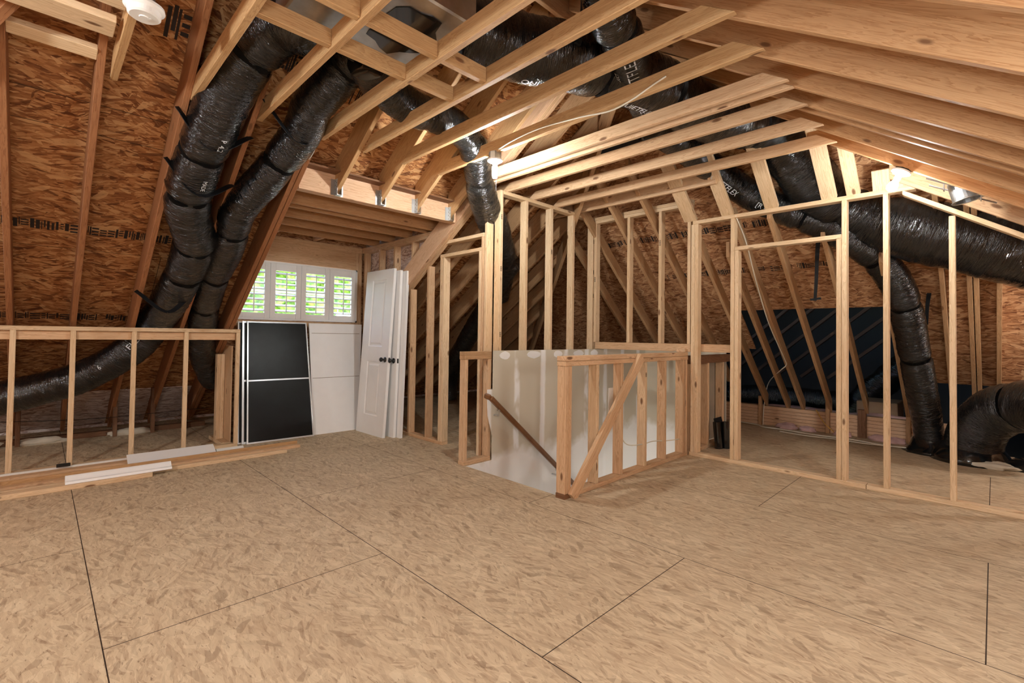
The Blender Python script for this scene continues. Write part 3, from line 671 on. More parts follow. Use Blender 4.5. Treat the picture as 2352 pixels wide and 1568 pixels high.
# hip slope: flat boards above the partition and rafters below
fb = [(2.305, .14, 'leftmost, over the corner post'), (1.915, .12, 'second from the left'), (1.50, .12, 'third from the left, beside the big duct'), (1.03, .12, 'fourth from the left'), (.85, .10, 'rightmost of the tall ones')]
for y, w, lb in fb:
    a, b2 = 4.36, 4.985; n = Vector((.854, 0, 1)).normalized()
    c0 = Vector((a, y, zH(a)))+n*.02; c1 = Vector((b2, y, zH(b2)))+n*.02
    o = obj('hip_board', bar(c0, c1, w, .038, n), M['stud'], uvdir=c1-c0); tag(o, 'flat pale board above the partition plate, ' + lb, 'board', 'flat boards above the partition')
for y, zt, lb in ((.66, 2.62, 'left one of the two short ones behind the lamp'), (.52, 2.585, 'right one of the two short ones behind the lamp')):
    c1 = Vector((5.05, y, 2.50)); c0 = c1+Vector((-.1, 0, zt-2.44))
    o = obj('hip_board', bar(c0, c1, .12, .03, (1, 0, .6)), M['stud'], uvdir=(0, 0, 1)); tag(o, 'pale board on the partition plate, ' + lb, 'board', 'flat boards above the partition')
hr = [(3.99, 4.9, 6.9, 'far left, beside the corner studs'), (3.58, 4.7, 7.0, 'second from the stair corner'), (3.17, 4.4, 7.1, 'third from the stair corner'), (2.76, 4.4, 7.2, 'fourth, over the sill board'),
      (2.36, 5.07, 7.6, 'passing behind the partition corner post'), (2.09, 5.4, 7.68, 'between corner post and white wire'), (1.90, 5.07, 7.66, 'with the white wire running down it'), (1.57, 5.07, 7.60, 'left of the middle of the dark opening'),
      (1.165, 5.3, 7.56, 'seen right of the double stud'), (.76, 5.6, 7.62, 'just left of the black riser duct')]
for y, x0, x1, lb in hr:
    pts = [(x0, y-.038, zH(x0)), (x1, y-.038, zH(x1)), (x1, y-.038, zH(x1)+.17), (x0, y-.038, zH(x0)+.17)]
    o = obj('hip_jack_rafter', prism(pts, (0, .038, 0)), M['rafterH'], uvdir=(1, 0, -.854)); tag(o, 'sloping rafter behind the far partition, ' + lb, 'rafter', 'rafters of the hip slope')
for y, lb in ((.365, 'leftmost of the upright looking four on the right'), (.175, 'left ply of the doubled pair on the right'), (.130, 'right ply of the doubled pair on the right'), (-.02, 'rightmost one above the floor duct elbow')):
    x0, x1 = 5.2, 8.0 if y > .1 and y < .2 else 7.75; oz = OH-.17
    pts = [(x0, y-.038, zH(x0)+oz), (x1, y-.038, zH(x1)+oz), (x1, y-.038, zH(x1)+oz+.165), (x0, y-.038, zH(x0)+oz+.165)]
    o = obj('hip_jack_rafter', prism(pts, (0, .038, 0)), M['rafterH'], uvdir=(1, 0, -.854)); tag(o, 'sloping rafter against the hip boards, ' + lb, 'rafter', 'rafters of the hip slope')
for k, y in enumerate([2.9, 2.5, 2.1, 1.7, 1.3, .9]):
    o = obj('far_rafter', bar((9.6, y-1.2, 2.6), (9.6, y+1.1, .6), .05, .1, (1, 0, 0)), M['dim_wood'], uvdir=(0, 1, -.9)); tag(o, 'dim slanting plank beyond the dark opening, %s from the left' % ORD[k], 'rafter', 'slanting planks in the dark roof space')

# ================================================================ WALL FRAMES
def frame(name, label, loc): return thing(name, label, 'wall frame', loc)
# knee wall
kw = frame('knee_wall_frame', 'low pale stud wall along the left slope', (0.6, 5.87, 0))
part(kw, 'top_plate', box((-1.8, 5.83, 1.245), (1.57, 5.92, 1.283)), M['stud'], (1, 0, 0))
part(kw, 'ribbon', box((-1.8, 5.869, 1.165), (1.53, 5.92, 1.243)), M['stud2'], (1, 0, 0))
part(kw, 'bottom_plate', box((-1.8, 5.83, 0), (1.57, 5.92, .038)), M['stud'], (1, 0, 0))
for x in (-.98, -.58, -.18, .197, .632, 1.055, 1.532):
    part(kw, 'stud', box((x, 5.83, .038), (x+.038, 5.868, 1.245)), M['stud'], (0, 0, 1))
ck = frame('cheek_stud_frame', 'short stacked studs on the floor behind the knee wall end', (1.5, 6.2, 0))
part(ck, 'bottom_plate', box((1.44, 5.95, 0), (1.535, 6.5, .038)), M['stud'], (0, 1, 0))
part(ck, 'stud', box((1.44, 6.20, .038), (1.478, 6.29, 1.0)), M['stud'], (0, 0, 1)); part(ck, 'stud', box((1.479, 6.20, .038), (1.517, 6.29, 1.0)), M['stud'], (0, 0, 1))
part(ck, 'plywood_panel', box((1.52, 5.95, .04), (1.532, 6.5, 1.1)), M['stud2'], (0, 0, 1))
# eave cripples
for k, x in enumerate((-.16, .64, 1.0, 1.33)):
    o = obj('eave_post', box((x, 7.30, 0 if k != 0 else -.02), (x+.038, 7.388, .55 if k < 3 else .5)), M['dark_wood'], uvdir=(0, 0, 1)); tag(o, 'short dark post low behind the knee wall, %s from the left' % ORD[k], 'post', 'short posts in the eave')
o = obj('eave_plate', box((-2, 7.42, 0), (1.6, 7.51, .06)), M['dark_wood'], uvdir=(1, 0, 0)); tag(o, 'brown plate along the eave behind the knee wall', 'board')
# guard wall around the stair opening
gw = frame('stair_guard_frame', 'waist-high stud guard wall with double cap and diagonal brace', (3.9, 2.36, 0))
GX0 = 2.885
part(gw, 'cap_plate', box((GX0, 2.32, 1.062), (4.975, 2.41, 1.100)), M['stud2'], (1, 0, 0)); part(gw, 'cap_plate', box((GX0, 2.32, 1.022), (4.975, 2.41, 1.060)), M['stud2'], (1, 0, 0))
part(gw, 'bottom_plate', box((2.975, 2.32, 0), (4.975, 2.41, .038)), M['stud2'], (1, 0, 0))
for x in (2.89, 2.930): part(gw, 'stud', box((x, 2.322, .038 if x < 2.9 else .038), (x+.038, 2.408, 1.022)), M['stud2'], (0, 0, 1))
part(gw, 'bottom_plate', box((2.885, 2.32, 0), (2.972, 2.41, .038)), M['dark_wood'], (0, 1, 0))
for x in (3.297, 3.67, 4.082, 4.465, 4.86, 4.93): part(gw, 'stud', box((x, 2.322, .038), (x+.038, 2.408, 1.022)), M['stud2'] if x not in (3.297, 4.082) else M['stud'], (0, 0, 1))
part(gw, 'brace', bar((2.955, 2.301, .01), (3.97, 2.301, 1.075), .038, .089, (-1, 0, 1)), M['stud2'], (1, 0, 1))
bm = bmesh.new(); add_box(bm, (3.60, 2.405, .56), (3.72, 2.41, .80)); part(gw, 'paper_note', bm, M['ivory'])
# half wall at the head of the stairs
hw = frame('half_wall_frame', 'small half-height stud frame at the left of the stairwell', (3.08, 3.61, 0))
part(hw, 'cap_plate', box((2.915, 3.58, 1.055), (3.262, 3.668, 1.093)), M['rafterH'], (1, 0, 0)); part(hw, 'cap_plate', box((2.915, 3.58, 1.017), (3.262, 3.668, 1.055)), M['rafterH'], (1, 0, 0))
part(hw, 'bottom_plate', box((2.915, 3.58, 0), (3.262, 3.668, .038)), M['stud2'], (1, 0, 0))
part(hw, 'stud', box((2.92, 3.582, .038), (2.958, 3.666, 1.017)), M['stud2'], (0, 0, 1)); part(hw, 'stud', box((3.222, 3.582, .038), (3.26, 3.666, 1.017)), M['stud2'], (0, 0, 1))
# tall studs and door opening by the dormer
dw = frame('door_opening_frame', 'stud partition with a door opening under the diagonal rafter', (3.32, 4.5, 0))
DXA = 3.272
part(dw, 'bottom_plate', box((DXA, 4.42, 0), (DXA+.089, 5.75, .038)), M['stud2'], (0, 1, 0))
for y in (5.10, 4.72): part(dw, 'stud', box((DXA, y, .038), (DXA+.089, y+.038, zL(y)+.0)), M['stud2'], (0, 0, 1))
part(dw, 'stud', box((DXA, 5.5, .038), (DXA+.089, 5.538, zL(5.5))), M['stud2'], (0, 0, 1))
part(dw, 'jamb_stud', box((DXA, 4.46, .038), (DXA+.089, 4.498, 2.14)), M['stud'], (0, 0, 1)); part(dw, 'jamb_stud', box((DXA, 4.422, .038), (DXA+.089, 4.458, 2.14)), M['stud'], (0, 0, 1))
part(dw, 'header', box((DXA, 3.78, 2.14), (DXA+.089, 4.5, 2.178)), M['stud'], (0, 1, 0)); part(dw, 'header', box((DXA, 3.74, 2.29), (DXA+.089, 4.42, 2.328)), M['stud'], (0, 1, 0))
part(dw, 'jamb_stud', box((DXA, 3.78, 0), (DXA+.089, 3.818, 2.14)), M['stud'], (0, 0, 1)); part(dw, 'jamb_stud', box((DXA, 3.74, 0), (DXA+.089, 3.778, 2.29)), M['stud2'], (0, 0, 1))
part(dw, 'stud', box((3.265, 3.68, 0), (3.353, 3.718, 2.52)), M['stud'], (0, 0, 1))
# upper wall over the stairwell
uw = frame('stair_back_frame', 'tall stud wall behind the long stairwell drywall', (4.2, 3.61, 0))
part(uw, 'top_plate', box((3.40, 3.58, 2.727), (5.07, 3.668, 2.765)), M['stud'], (1, 0, 0))
for x in (3.355, 3.735, 4.155, 4.56, 4.975, 5.02): part(uw, 'stud', box((x, 3.582, .0 if x > 3.4 else 0.0), (x+.042, 3.668, 2.765 if x < 3.4 else 2.727)), M['stud'], (0, 0, 1))
for x in (5.45, 5.85): part(uw, 'stud', box((x, 3.582, 0), (x+.038, 3.668, 1.09)), M['stud'], (0, 0, 1))
ew = frame('stair_end_frame', 'stud wall hanging over the far side of the stairwell', (5.02, 2.95, 1.1))
for z in (2.689, 2.727): part(ew, 'top_plate', box((4.985, 2.30, z), (5.07, 3.57, z+.037)), M['stud'], (0, 1, 0))
for y in (3.535, 3.055, 2.645, 2.305): part(ew, 'stud', box((4.985, y, 1.19), (5.07, y+.036, 2.689)), M['stud'], (0, 0, 1))
part(ew, 'sill_plate', box((4.985, 2.30, 1.105), (5.07, 3.545, 1.19)), M['stud2'], (0, 1, 0))
part(ew, 'block', box((4.92, 2.33, 1.101), (4.984, 2.43, 1.135)), M['stud2'], (1, 0, 0))
# far partition
pw_ = frame('partition_frame', 'tall far right stud partition with a door opening', (5.02, 1, 0))
part(pw_, 'top_plate', box((4.98, .44, 2.478), (5.069, 2.28, 2.516)), M['stud'], (0, 1, 0))
part(pw_, 'bottom_plate', box((4.98, .765, 0), (5.069, 2.31, .038)), M['stud'], (0, 1, 0)); part(pw_, 'bottom_plate', box((4.98, -1.3, 0), (5.069, .761, .038)), M['stud'], (0, 1, 0))
for y in (2.258, 2.219): part(pw_, 'stud', box((4.981, y, .038), (5.068, y+.038, 2.478)), M['stud'], (0, 0, 1))
part(pw_, 'jamb_stud', box((4.981, 1.845, .038), (5.068, 1.883, 2.478)), M['stud'], (0, 0, 1)); part(pw_, 'jamb_stud', box((4.981, 1.805, .038), (5.068, 1.843, 2.145)), M['stud'], (0, 0, 1))
part(pw_, 'jamb_stud', box((4.981, .938, .038), (5.068, .976, 2.145)), M['stud'], (0, 0, 1)); part(pw_, 'jamb_stud', box((4.981, .898, .038), (5.068, .936, 2.478)), M['stud'], (0, 0, 1))
part(pw_, 'header', box((4.981, .938, 2.147), (5.068, 1.843, 2.185)), M['stud'], (0, 1, 0))
for y in (.609, .203): part(pw_, 'stud', box((4.981, y, .038), (5.068, y+.038, min(2.478, zR(y)-.12+.0))), M['stud'], (0, 0, 1))
for y in (-.2, -.6): part(pw_, 'stud', box((4.981, y, .038), (5.068, y+.038, zR(y)-.12)), M['stud'], (0, 0, 1))
sp_ = (.44, zR(.44)-.06); pts = [(4.981, .52, zR(.52)-.11), (4.981, -1.3, zR(-1.3)-.11), (4.981, -1.3, zR(-1.3)-.07), (4.981, .52, zR(.52)-.07)]
part(pw_, 'sloping_plate', prism(pts, (.087, 0, 0)), M['stud'], (0, 1, .667))
pts = [(4.95, .60, zR(.60)-.02), (4.95, -1.3, zR(-1.3)-.02), (4.95, -1.3, zR(-1.3)+.10), (4.95, .60, zR(.60)+.10)]
part(pw_, 'ledger', prism(pts, (.03, 0, 0)), M['stud2'], (0, 1, .667))
sw = frame('stair_side_frame', 'short stud wall beyond the partition corner beside the stairwell', (5.6, 2.36, 0))
part(sw, 'cap_plate', box((5.075, 2.30, 1.107), (5.16, 2.385, 1.19)), M['stud2'], (0, 1, 0))
part(sw, 'ledger', box((5.0715, 1.86, 1.107), (5.107, 2.296, 1.19)), M['stud2'], (0, 1, 0))
part(sw, 'cap_plate', box((5.075, 2.31, .97), (6.22, 2.408, 1.06)), M['dark_wood'], (1, 0, 0))
for x in (5.08, 5.47, 5.90): part(sw, 'stud', box((x, 2.315, .04), (x+.045, 2.405, .97)), M['stud2'], (0, 0, 1))
part(sw, 'bottom_plate', box((5.075, 2.31, 0), (6.22, 2.408, .04)), M['stud2'], (1, 0, 0))

# ink marks on the studs
def ink(p, x, y, z, w, h, ax='y'):
    bm = bmesh.new()
    for k in range(3):
        a = k*w/3
        lo, hi = ((x+a, y-.0008, z), (x+a+w*.12, y, z+h)) if ax == 'y' else ((x-.0008, y+a, z), (x, y+a+w*.12, z+h))
        add_box(bm, lo, hi)
    for zz in (z, z+h*.5, z+h*.94):
        lo, hi = ((x, y-.0008, zz), (x+w*.8, y, zz+h*.06)) if ax == 'y' else ((x-.0008, y, zz), (x, y+w*.8, zz+h*.06))
        add_box(bm, lo, hi)
    child(obj('ink_stamp', bm, M['ink']), p)
for x, z in ((3.367, 2.46), (3.367, 1.92), (3.367, 1.24), (4.985, 2.44), (4.985, 2.05), (4.985, 1.75), (4.165, 2.2)): ink(uw, x, 3.582, z, .022, .05)
for y, z in ((3.545, 1.95), (2.655, 2.3)): ink(ew, 4.985, y, z, .02, .06, 'x')
ink(gw, 4.09, 2.322, .88, .022, .04)
# laminated beam and its posts
o = obj('laminated_beam', box((7.60, .0, 0.0), (7.72, 3.6, .275)), M['lvl'], uvdir=(0, 1, 0)); tag(o, 'long laminated beam on the floor under the hip rafters', 'beam')
bm = bmesh.new()
for z in (.045, .09, .135, .18, .225): add_box(bm, (7.5975, .0, z), (7.601, 3.6, z+.004))
child(obj('ply_line', bm, M['dark_wood'], uvdir=(0, 1, 0)), o)
for y, h, lb in ((2.40, .42, 'leftmost, with white wires'), (1.555, .50, 'middle left one'), (1.20, .36, 'thick dark one with a white patch'), (1.155, .36, 'right ply of the thick dark one'), (.715, .50, 'right one beside the black riser duct')):
    o = obj('beam_post', box((7.545, y, 0), (7.597, y+.045, h)), M['dark_wood'] if h == .36 else M['rafterH'], uvdir=(0, 0, 1)); tag(o, 'short post standing against the laminated beam, ' + lb, 'post', 'posts along the laminated beam')

# ================================================================ DUCTS
def duct(name, key, rad, label, pinch=(), mat='duct', straps=(), texts=(), group=None, rough=.05, closeup=44, prof=None):
    pts = P[key]; bm, path, fr, L = tube_bm(pts, rad if prof is None else (lambda f: rad*prof(f)), closeup, .013, rough, pinch)
    t = thing(name, label, 'duct', tuple(path[0]), group)
    child(obj('jacket', bm, M[mat], smooth=True), t)
    for s in pinch:
        i = min(range(len(L)), key=lambda k: abs(L[k]-s)); tt, sv, u = fr[i]; b2 = bmesh.new()
        n = 28; r = rad*.90; rings = []
        for dz in (-.022, .022): rings.append([b2.verts.new(path[i]+tt*dz+(sv*math.cos(a)+u*math.sin(a))*r*(1+.02*math.sin(5*a))) for a in [2*math.pi*q/n for q in range(n)]])
        for q in range(n): b2.faces.new((rings[0][q], rings[0][(q+1) % n], rings[1][(q+1) % n], rings[1][q]))
        bmesh.ops.solidify(b2, geom=b2.faces[:], thickness=.003)
        child(obj('tape_band', b2, M['strap'], smooth=True), t)
    for a, b, cpt in straps:
        bm2, *_ = tube_bm([a, cpt, b], .004, 4, .05); bm2.free()
        pth = catmull([a, cpt, b], .04); b2 = bmesh.new()
        for p, q in zip(pth, pth[1:]): add_bar(b2, p, q+(q-p)*.05, .045, .004, (Vector((0, -.5, .8))))
        child(obj('hanging_strap', b2, M['strap']), t)
    for s0, da, body, size, flip in texts:
        tx = duct_text(path, fr, L, rad, s0, face_angle(path, fr, L, s0)+da, body, size, t, flip, rad*rough*.55+.003); child(tx, t)
    return t
def V3(*a): return Vector(a)
duct('flexible_duct', 'D1', .158, 'large black duct running down the left slope and turning left behind the knee wall', (.55, 1.42, 1.86, 2.5, 2.95, 3.9),
     straps=((V3(.60, 3.74, zL(3.74)-.005), V3(1.06, 3.80, zL(3.8)-.01), V3(.80, 3.74, 2.49)), (V3(.60, 4.10, zL(4.10)-.005), V3(1.05, 4.2, zL(4.2)-.01), V3(.80, 4.1, 2.25)), (V3(.60, 5.40, zL(5.40)-.005), V3(1.0, 5.45, zL(5.45)-.01), V3(.83, 5.36, 1.43))),
     texts=((1.15, -.5, 'R 4.2', .05, 1), (1.55, -.45, 'MADE', .04, 1), (4.15, .2, 'FLEX', .07, -1), (4.45, .1, '6', .06, -1)))
duct('flexible_duct', 'D2', .135, 'second black duct running down beside the doubled rafters', (.18, 1.15, 2.05, 2.75, 3.3),
     straps=((V3(1.06, 3.53, zL(3.53)-.005), V3(1.49, 3.68, zL(3.68)-.005), V3(1.27, 3.50, 2.62)),))
duct('flexible_duct', 'D3', .095, 'slim black duct curving over the hanger rafters and dropping behind the lamp', (.3, .75, 1.25, 1.75), rough=.07, prof=lambda f: 1.38+.35*math.exp(-((f-.62)/.14)**2)-(.5*max(0, f-.8)))
duct('flexible_duct', 'D4', .14, 'black duct seen through the door opening beside the dormer', (.6,), rough=.04)
duct('trunk_duct', 'trunk', .205, 'thickest black duct crossing above the ties and sagging past the far partition', (.12, 1.15, 1.75, 2.9, 4.2),
     mat='duct_dusty', rough=.045, closeup=60, prof=lambda f: 1+.14*min(1, max(0, (f-.55)/.1))+.27*min(1, max(0, (f-.72)/.12)), straps=((V3(2.30, 1.75, 3.35), V3(2.40, 2.2, 3.36), V3(2.36, 1.85, 3.08)),), texts=((.55, .9, 'QUIETFLEX', .07, 1), (1.3, .9, 'QUIETFLEX', .07, 1)))
duct('flexible_duct', 'QF', .13, 'dusty black duct with white lettering joining the thick duct from above', (.35, .95), mat='duct_dusty',
     texts=((.95, .0, 'QUIETFLEX', .10, -1), (.92, .75, 'R6  TYPE AIR DUCT', .035, -1), (1.38, .05, 'QUIETFLEX', .08, -1)))
duct('flexible_duct', 'D5', .14, 'black duct passing behind the partition boards and dropping to the floor', (1.0, 2.2, 3.0, 3.6, 4.3), texts=((1.1, .3, 'QUIETFLEX', .08, 1), (1.75, .3, '[R 4.2]', .07, 1)))
duct('flexible_duct', 'D6', .235, 'fat black duct elbow bending into the floor at the right edge', (.5,), mat='duct_dusty', rough=.05)
# base boot of the riser duct
bm = bmesh.new(); add_lathe(bm, (7.2, .50, 0), (0, 0, 1), [(0, .27), (.03, .25), (.07, .20), (.14, .17), (.2, .13)], 24)
for v in bm.verts: v.co += Vector((noise.noise(v.co*9), noise.noise(v.co*9+Vector((5, 0, 0))), 0))*.03
o = obj('duct_boot', bm, M['duct'], smooth=True); tag(o, 'crumpled black boot where the riser duct meets the floor', 'duct')
bm = bmesh.new(); add_lathe(bm, (7.0, .17, 0), (0, 0, 1), [(0, .34), (.05, .31), (.12, .27), (.2, .2)], 24)
o = obj('duct_boot', bm, M['duct'], smooth=True); tag(o, 'black plastic base under the fat duct elbow', 'duct')
bm = bmesh.new(); add_lathe(bm, (6.95, -.28, 0), (0, 0, 1), [(0, .2), (.05, .19), (.1, .14), (.13, .05)], 24)
o = obj('duct_boot', bm, M['duct'], smooth=True); tag(o, 'small black plastic heap at the far right edge of the floor', 'duct')
for k, (key, lb) in enumerate((('hang1', 'loose black strap dangling below the thick duct in the door opening'), ('hang2', 'black strap hanging below the thick duct right of the riser duct'))):
    pth = catmull(P[key], .05); bm = bmesh.new()
    for i, (p, q) in enumerate(zip(pth, pth[1:])): add_bar(bm, p, q+(q-p)*.05, .045-.02*min(1, i/len(pth)), .004, (1, .2*math.sin(i*.5), 0))
    if k == 0: add_bar(bm, pth[-1]+V3(0, .04, .01), pth[-1]+V3(0, -.05, .02), .02, .02)
    o = obj('dangling_strap', bm, M['strap']); tag(o, lb, 'strap')
# plenum
t = thing('air_plenum', 'grey sheet metal plenum box above the collar ties', 'plenum', (1.25, 2.3, 2.98))
part(t, 'casing', box((.86, 1.98, 2.93), (1.66, 2.72, 3.42), .01), M['metal'])
bm = bmesh.new(); pts = []
for i in range(18):
    a = 2*math.pi*i/18; r = 1+.35*noise.noise(V3(math.cos(a)*2, math.sin(a)*2, 3)); pts.append((1.40+.17*math.cos(a)*r, 2.30+.22*math.sin(a)*r, 2.926))
add_prism(bm, pts, (0, 0, .003)); part(t, 'black_tape', bm, M['duct'])
part(t, 'seam', box((.86, 2.33, 2.922), (1.66, 2.36, 2.93), 0), M['metal'])
# dark clutter in the far roof space
bm, *_ = tube_bm([(9.3, .2, 1.3), (9.2, .9, .9), (9.1, 1.4, .35), (9.0, 1.6, -.2)], .2, 20, .05, .12); o = obj('flexible_duct', bm, M['duct'], smooth=True); tag(o, 'crumpled black duct in the dark space beyond the opening', 'duct')
bm, *_ = tube_bm([(8.9, 3.4, .25), (9.0, 2.6, .3), (9.0, 1.6, .28)], .16, 20, .05, .1); o = obj('flexible_duct', bm, M['duct'], smooth=True); tag(o, 'low black duct lying beyond the laminated beam', 'duct')
o = obj('storage_box', box((8.1, .9, -.3), (8.7, 1.35, .42), .01), M['box']); tag(o, 'brown box standing beyond the laminated beam', 'box')
for k, (x, y, z, r) in enumerate(((8.0, 1.9, .12, .3), (8.2, 1.5, .2, -.2), (8.1, 2.2, .06, .1))):
    bm = box((-.3, -.12, 0), (.3, .12, .02)); o = obj('scrap_board', bm, M['box']); o.location = (x, y, z-.05); o.rotation_euler = (.05, .08, r); tag(o, 'loose scrap board beyond the beam, ' + ['left of the brown box', 'beside the brown box', 'farthest left'][k], 'board', 'scrap boards beyond the beam')

# ================================================================ LAMPS AND FIXTURES
def bulb_fixture(label, base, axis, boxed):
    a = Vector(axis).normalized(); t = thing('bulb_lampholder', label, 'lamp', base)
    if boxed:
        bm = bmesh.new(); add_lathe(bm, base, a, [(-.06, .052), (-.004, .052), (0, .048)], 8); child(obj('junction_box', bm, M['metal']), t)
    else:
        bm = bmesh.new(); add_lathe(bm, base, a, [(-.012, .055), (0, .055)], 8); child(obj('junction_box', bm, M['strap']), t)
    bm = bmesh.new(); add_lathe(bm, base, a, [(0, .062), (.012, .062), (.022, .045), (.028, .024), (.06, .022)], 28); child(obj('lampholder', bm, M['white_plastic'], smooth=False), t)
    bm = bmesh.new()
    prof = [(.058, .013), (.075, .017), (.10, .030), (.125, .034), (.145, .027), (.155, .012), (.158, .001)] if not boxed else [(.058, .013), (.062, .022), (.080, .024), (.083, .020), (.135, .021), (.15, .016), (.155, .002)]
    add_lathe(bm, base, a, prof, 24); child(obj('bulb', bm, M['bulb'] if boxed else M['bulb_far'], smooth=True), t)
    return t
bulb_fixture('glowing bulb in a white holder on a grey box under the cable tie', (2.66, 2.915, 2.715), (0, 0, -1), True)
bulb_fixture('glowing bulb in a white round holder on the near slope rafter by the far partition', (4.475, .47, 2.500), (-.15, .42, -.85), False)
bm, *_ = tube_bm([(2.70, 2.94, 2.56), (2.70, 2.94, 2.47)], .0012, 6, .05); o = obj('pull_chain', bm, M['metal']); tag(o, 'pull chain of the lamp by the stairwell', 'chain')
# smoke detector
t = thing('smoke_detector', 'round white smoke detector at the top left', 'smoke detector', (.31, 2.77, 2.76))
bm = bmesh.new(); add_lathe(bm, (.31, 2.77, 2.76), (0, 0, -1), [(-.05, .04), (0, .04)], 8); child(obj('junction_box', bm, M['metal']), t)
bm = bmesh.new(); add_lathe(bm, (.31, 2.77, 2.76), (0, 0, -1), [(0, .078), (.012, .08), (.02, .072), (.024, .066), (.045, .064), (.052, .055), (.052, .02), (.056, .018)], 40); child(obj('cover', bm, M['white_plastic'], smooth=False), t)
bm = bmesh.new(); add_lathe(bm, (.33, 2.76, 2.706), (0, 0, -1), [(0, .006), (.002, .005)], 12); child(obj('test_button', bm, M['mud']), t)
# recessed can light
t = thing('recessed_light_can', 'shiny round metal light can between the near slope rafters', 'light fixture', (4.68, .17, 2.36))
bm = bmesh.new(); add_lathe(bm, (4.68, .16, 2.42), (0, -.25, -1), [(0, .075), (.02, .082), (.15, .084), (.155, .092), (.16, .092), (.16, .07), (.06, .066)], 32); child(obj('can', bm, M['metal']), t)
bm = bmesh.new(); add_bar(bm, (4.56, .34, 2.44), (4.60, -.02, 2.24), .02, .008); add_bar(bm, (4.78, .34, 2.44), (4.80, -.02, 2.24), .02, .008); child(obj('hanger_bar', bm, M['metal']), t)
bm = bmesh.new(); add_box(bm, (4.58, .245, 2.34), (4.64, .25, 2.47)); add_box(bm, (4.62, .055, 2.24), (4.67, .06, 2.37)); child(obj('bracket', bm, M['metal']), t)

# ================================================================ LEANING THINGS
def quad_panel(p0, p1, p2, p3, th):
    """p0,p1 bottom corners, p2,p3 top corners; thickness goes behind"""
    n = (Vector(p1)-Vector(p0)).cross(Vector(p3)-Vector(p0)).normalized()
    return [p0, p1, p2, p3], -n*th, n
def lerp2(q, u, v):
    a = Vector(q[0]).lerp(Vector(q[1]), u); b = Vector(q[3]).lerp(Vector(q[2]), u); return a.lerp(b, v)
def framed(name, label, q, fw_, th, rail=None, group=None, infill='screen', fm='silver'):
    t = thing(name, label, 'screen panel', q[0], group)
    w = (Vector(q[1])-Vector(q[0])).length; h = (Vector(q[3])-Vector(q[0])).length; fu, fv = fw_/w, fw_/h
    _, ex, n = quad_panel(*q, th); bm = bmesh.new()
    for a in ((0, 0, 1, fv), (0, 1-fv, 1, 1), (0, fv, fu, 1-fv), (1-fu, fv, 1, 1-fv)):
        add_prism(bm, [lerp2(q, a[0], a[1]), lerp2(q, a[2], a[1]), lerp2(q, a[2], a[3]), lerp2(q, a[0], a[3])], ex)
    child(obj('frame', bm, M[fm]), t)
    if rail:
        bm = bmesh.new(); add_prism(bm, [lerp2(q, 0.01, rail-fv*.5), lerp2(q, .99, rail-fv*.5), lerp2(q, .99, rail+fv*.5), lerp2(q, .01, rail+fv*.5)], ex*1.0-n*0); 
        o = child(obj('middle_rail', bm, M[fm]), t)
    bm = bmesh.new(); add_prism(bm, [p+ex*.4 for p in (lerp2(q, fu, fv), lerp2(q, 1-fu, fv), lerp2(q, 1-fu, 1-fv), lerp2(q, fu, 1-fv))], ex*.15)
    bmesh.ops.subdivide_edges(bm, edges=bm.edges, cuts=1)
    child(obj('sheet', bm, M[infill], uvdir=(1, 0, 0)), t)
    return t
framed('window_screen', 'black meshed panel in a thin light frame, foremost against the shutters', [(1.672, 5.875, 0), (2.41, 5.84, 0), (2.43, 6.205, 1.385), (1.745, 6.225, 1.385)], .016, .014, .50)
framed('window_screen', 'black meshed panel just behind the foremost one, its left edge showing', [(1.632, 5.915, 0), (2.37, 5.88, 0), (2.40, 6.235, 1.385), (1.70, 6.25, 1.385)], .022, .012, .50)
framed('window_screen', 'rearmost framed panel, a light strip beside the knee wall end', [(1.595, 5.945, 0), (2.42, 5.905, 0), (2.44, 6.26, 1.38), (1.66, 6.275, 1.38)], .014, .01, None, fm='white')
q = [(2.415, 5.885, 0), (3.0, 5.875, 0), (3.20, 6.225, 1.38), (2.475, 6.235, 1.38)]
t = thing('leaning_panel', 'large smooth white panel with fine grooves leaning under the shutters', 'panel', q[0])
_, ex, n = quad_panel(*q, .02); bm = bmesh.new(); add_prism(bm, q, ex); child(obj('sheet', bm, M['white']), t)
for nm, a in (('groove', (.04, .905, .96, .909)), ('groove', (.03, .493, .98, .497)), ('side_strip', (.88, 0.01, .885, .9))):
    bm = bmesh.new(); add_prism(bm, [lerp2(q, a[0], a[1])+n*.001, lerp2(q, a[2], a[1])+n*.001, lerp2(q, a[2], a[3])+n*.001, lerp2(q, a[0], a[3])+n*.001], n*-.002); child(obj(nm, bm, M['paper'] if nm == 'groove' else M['ivory']), t)

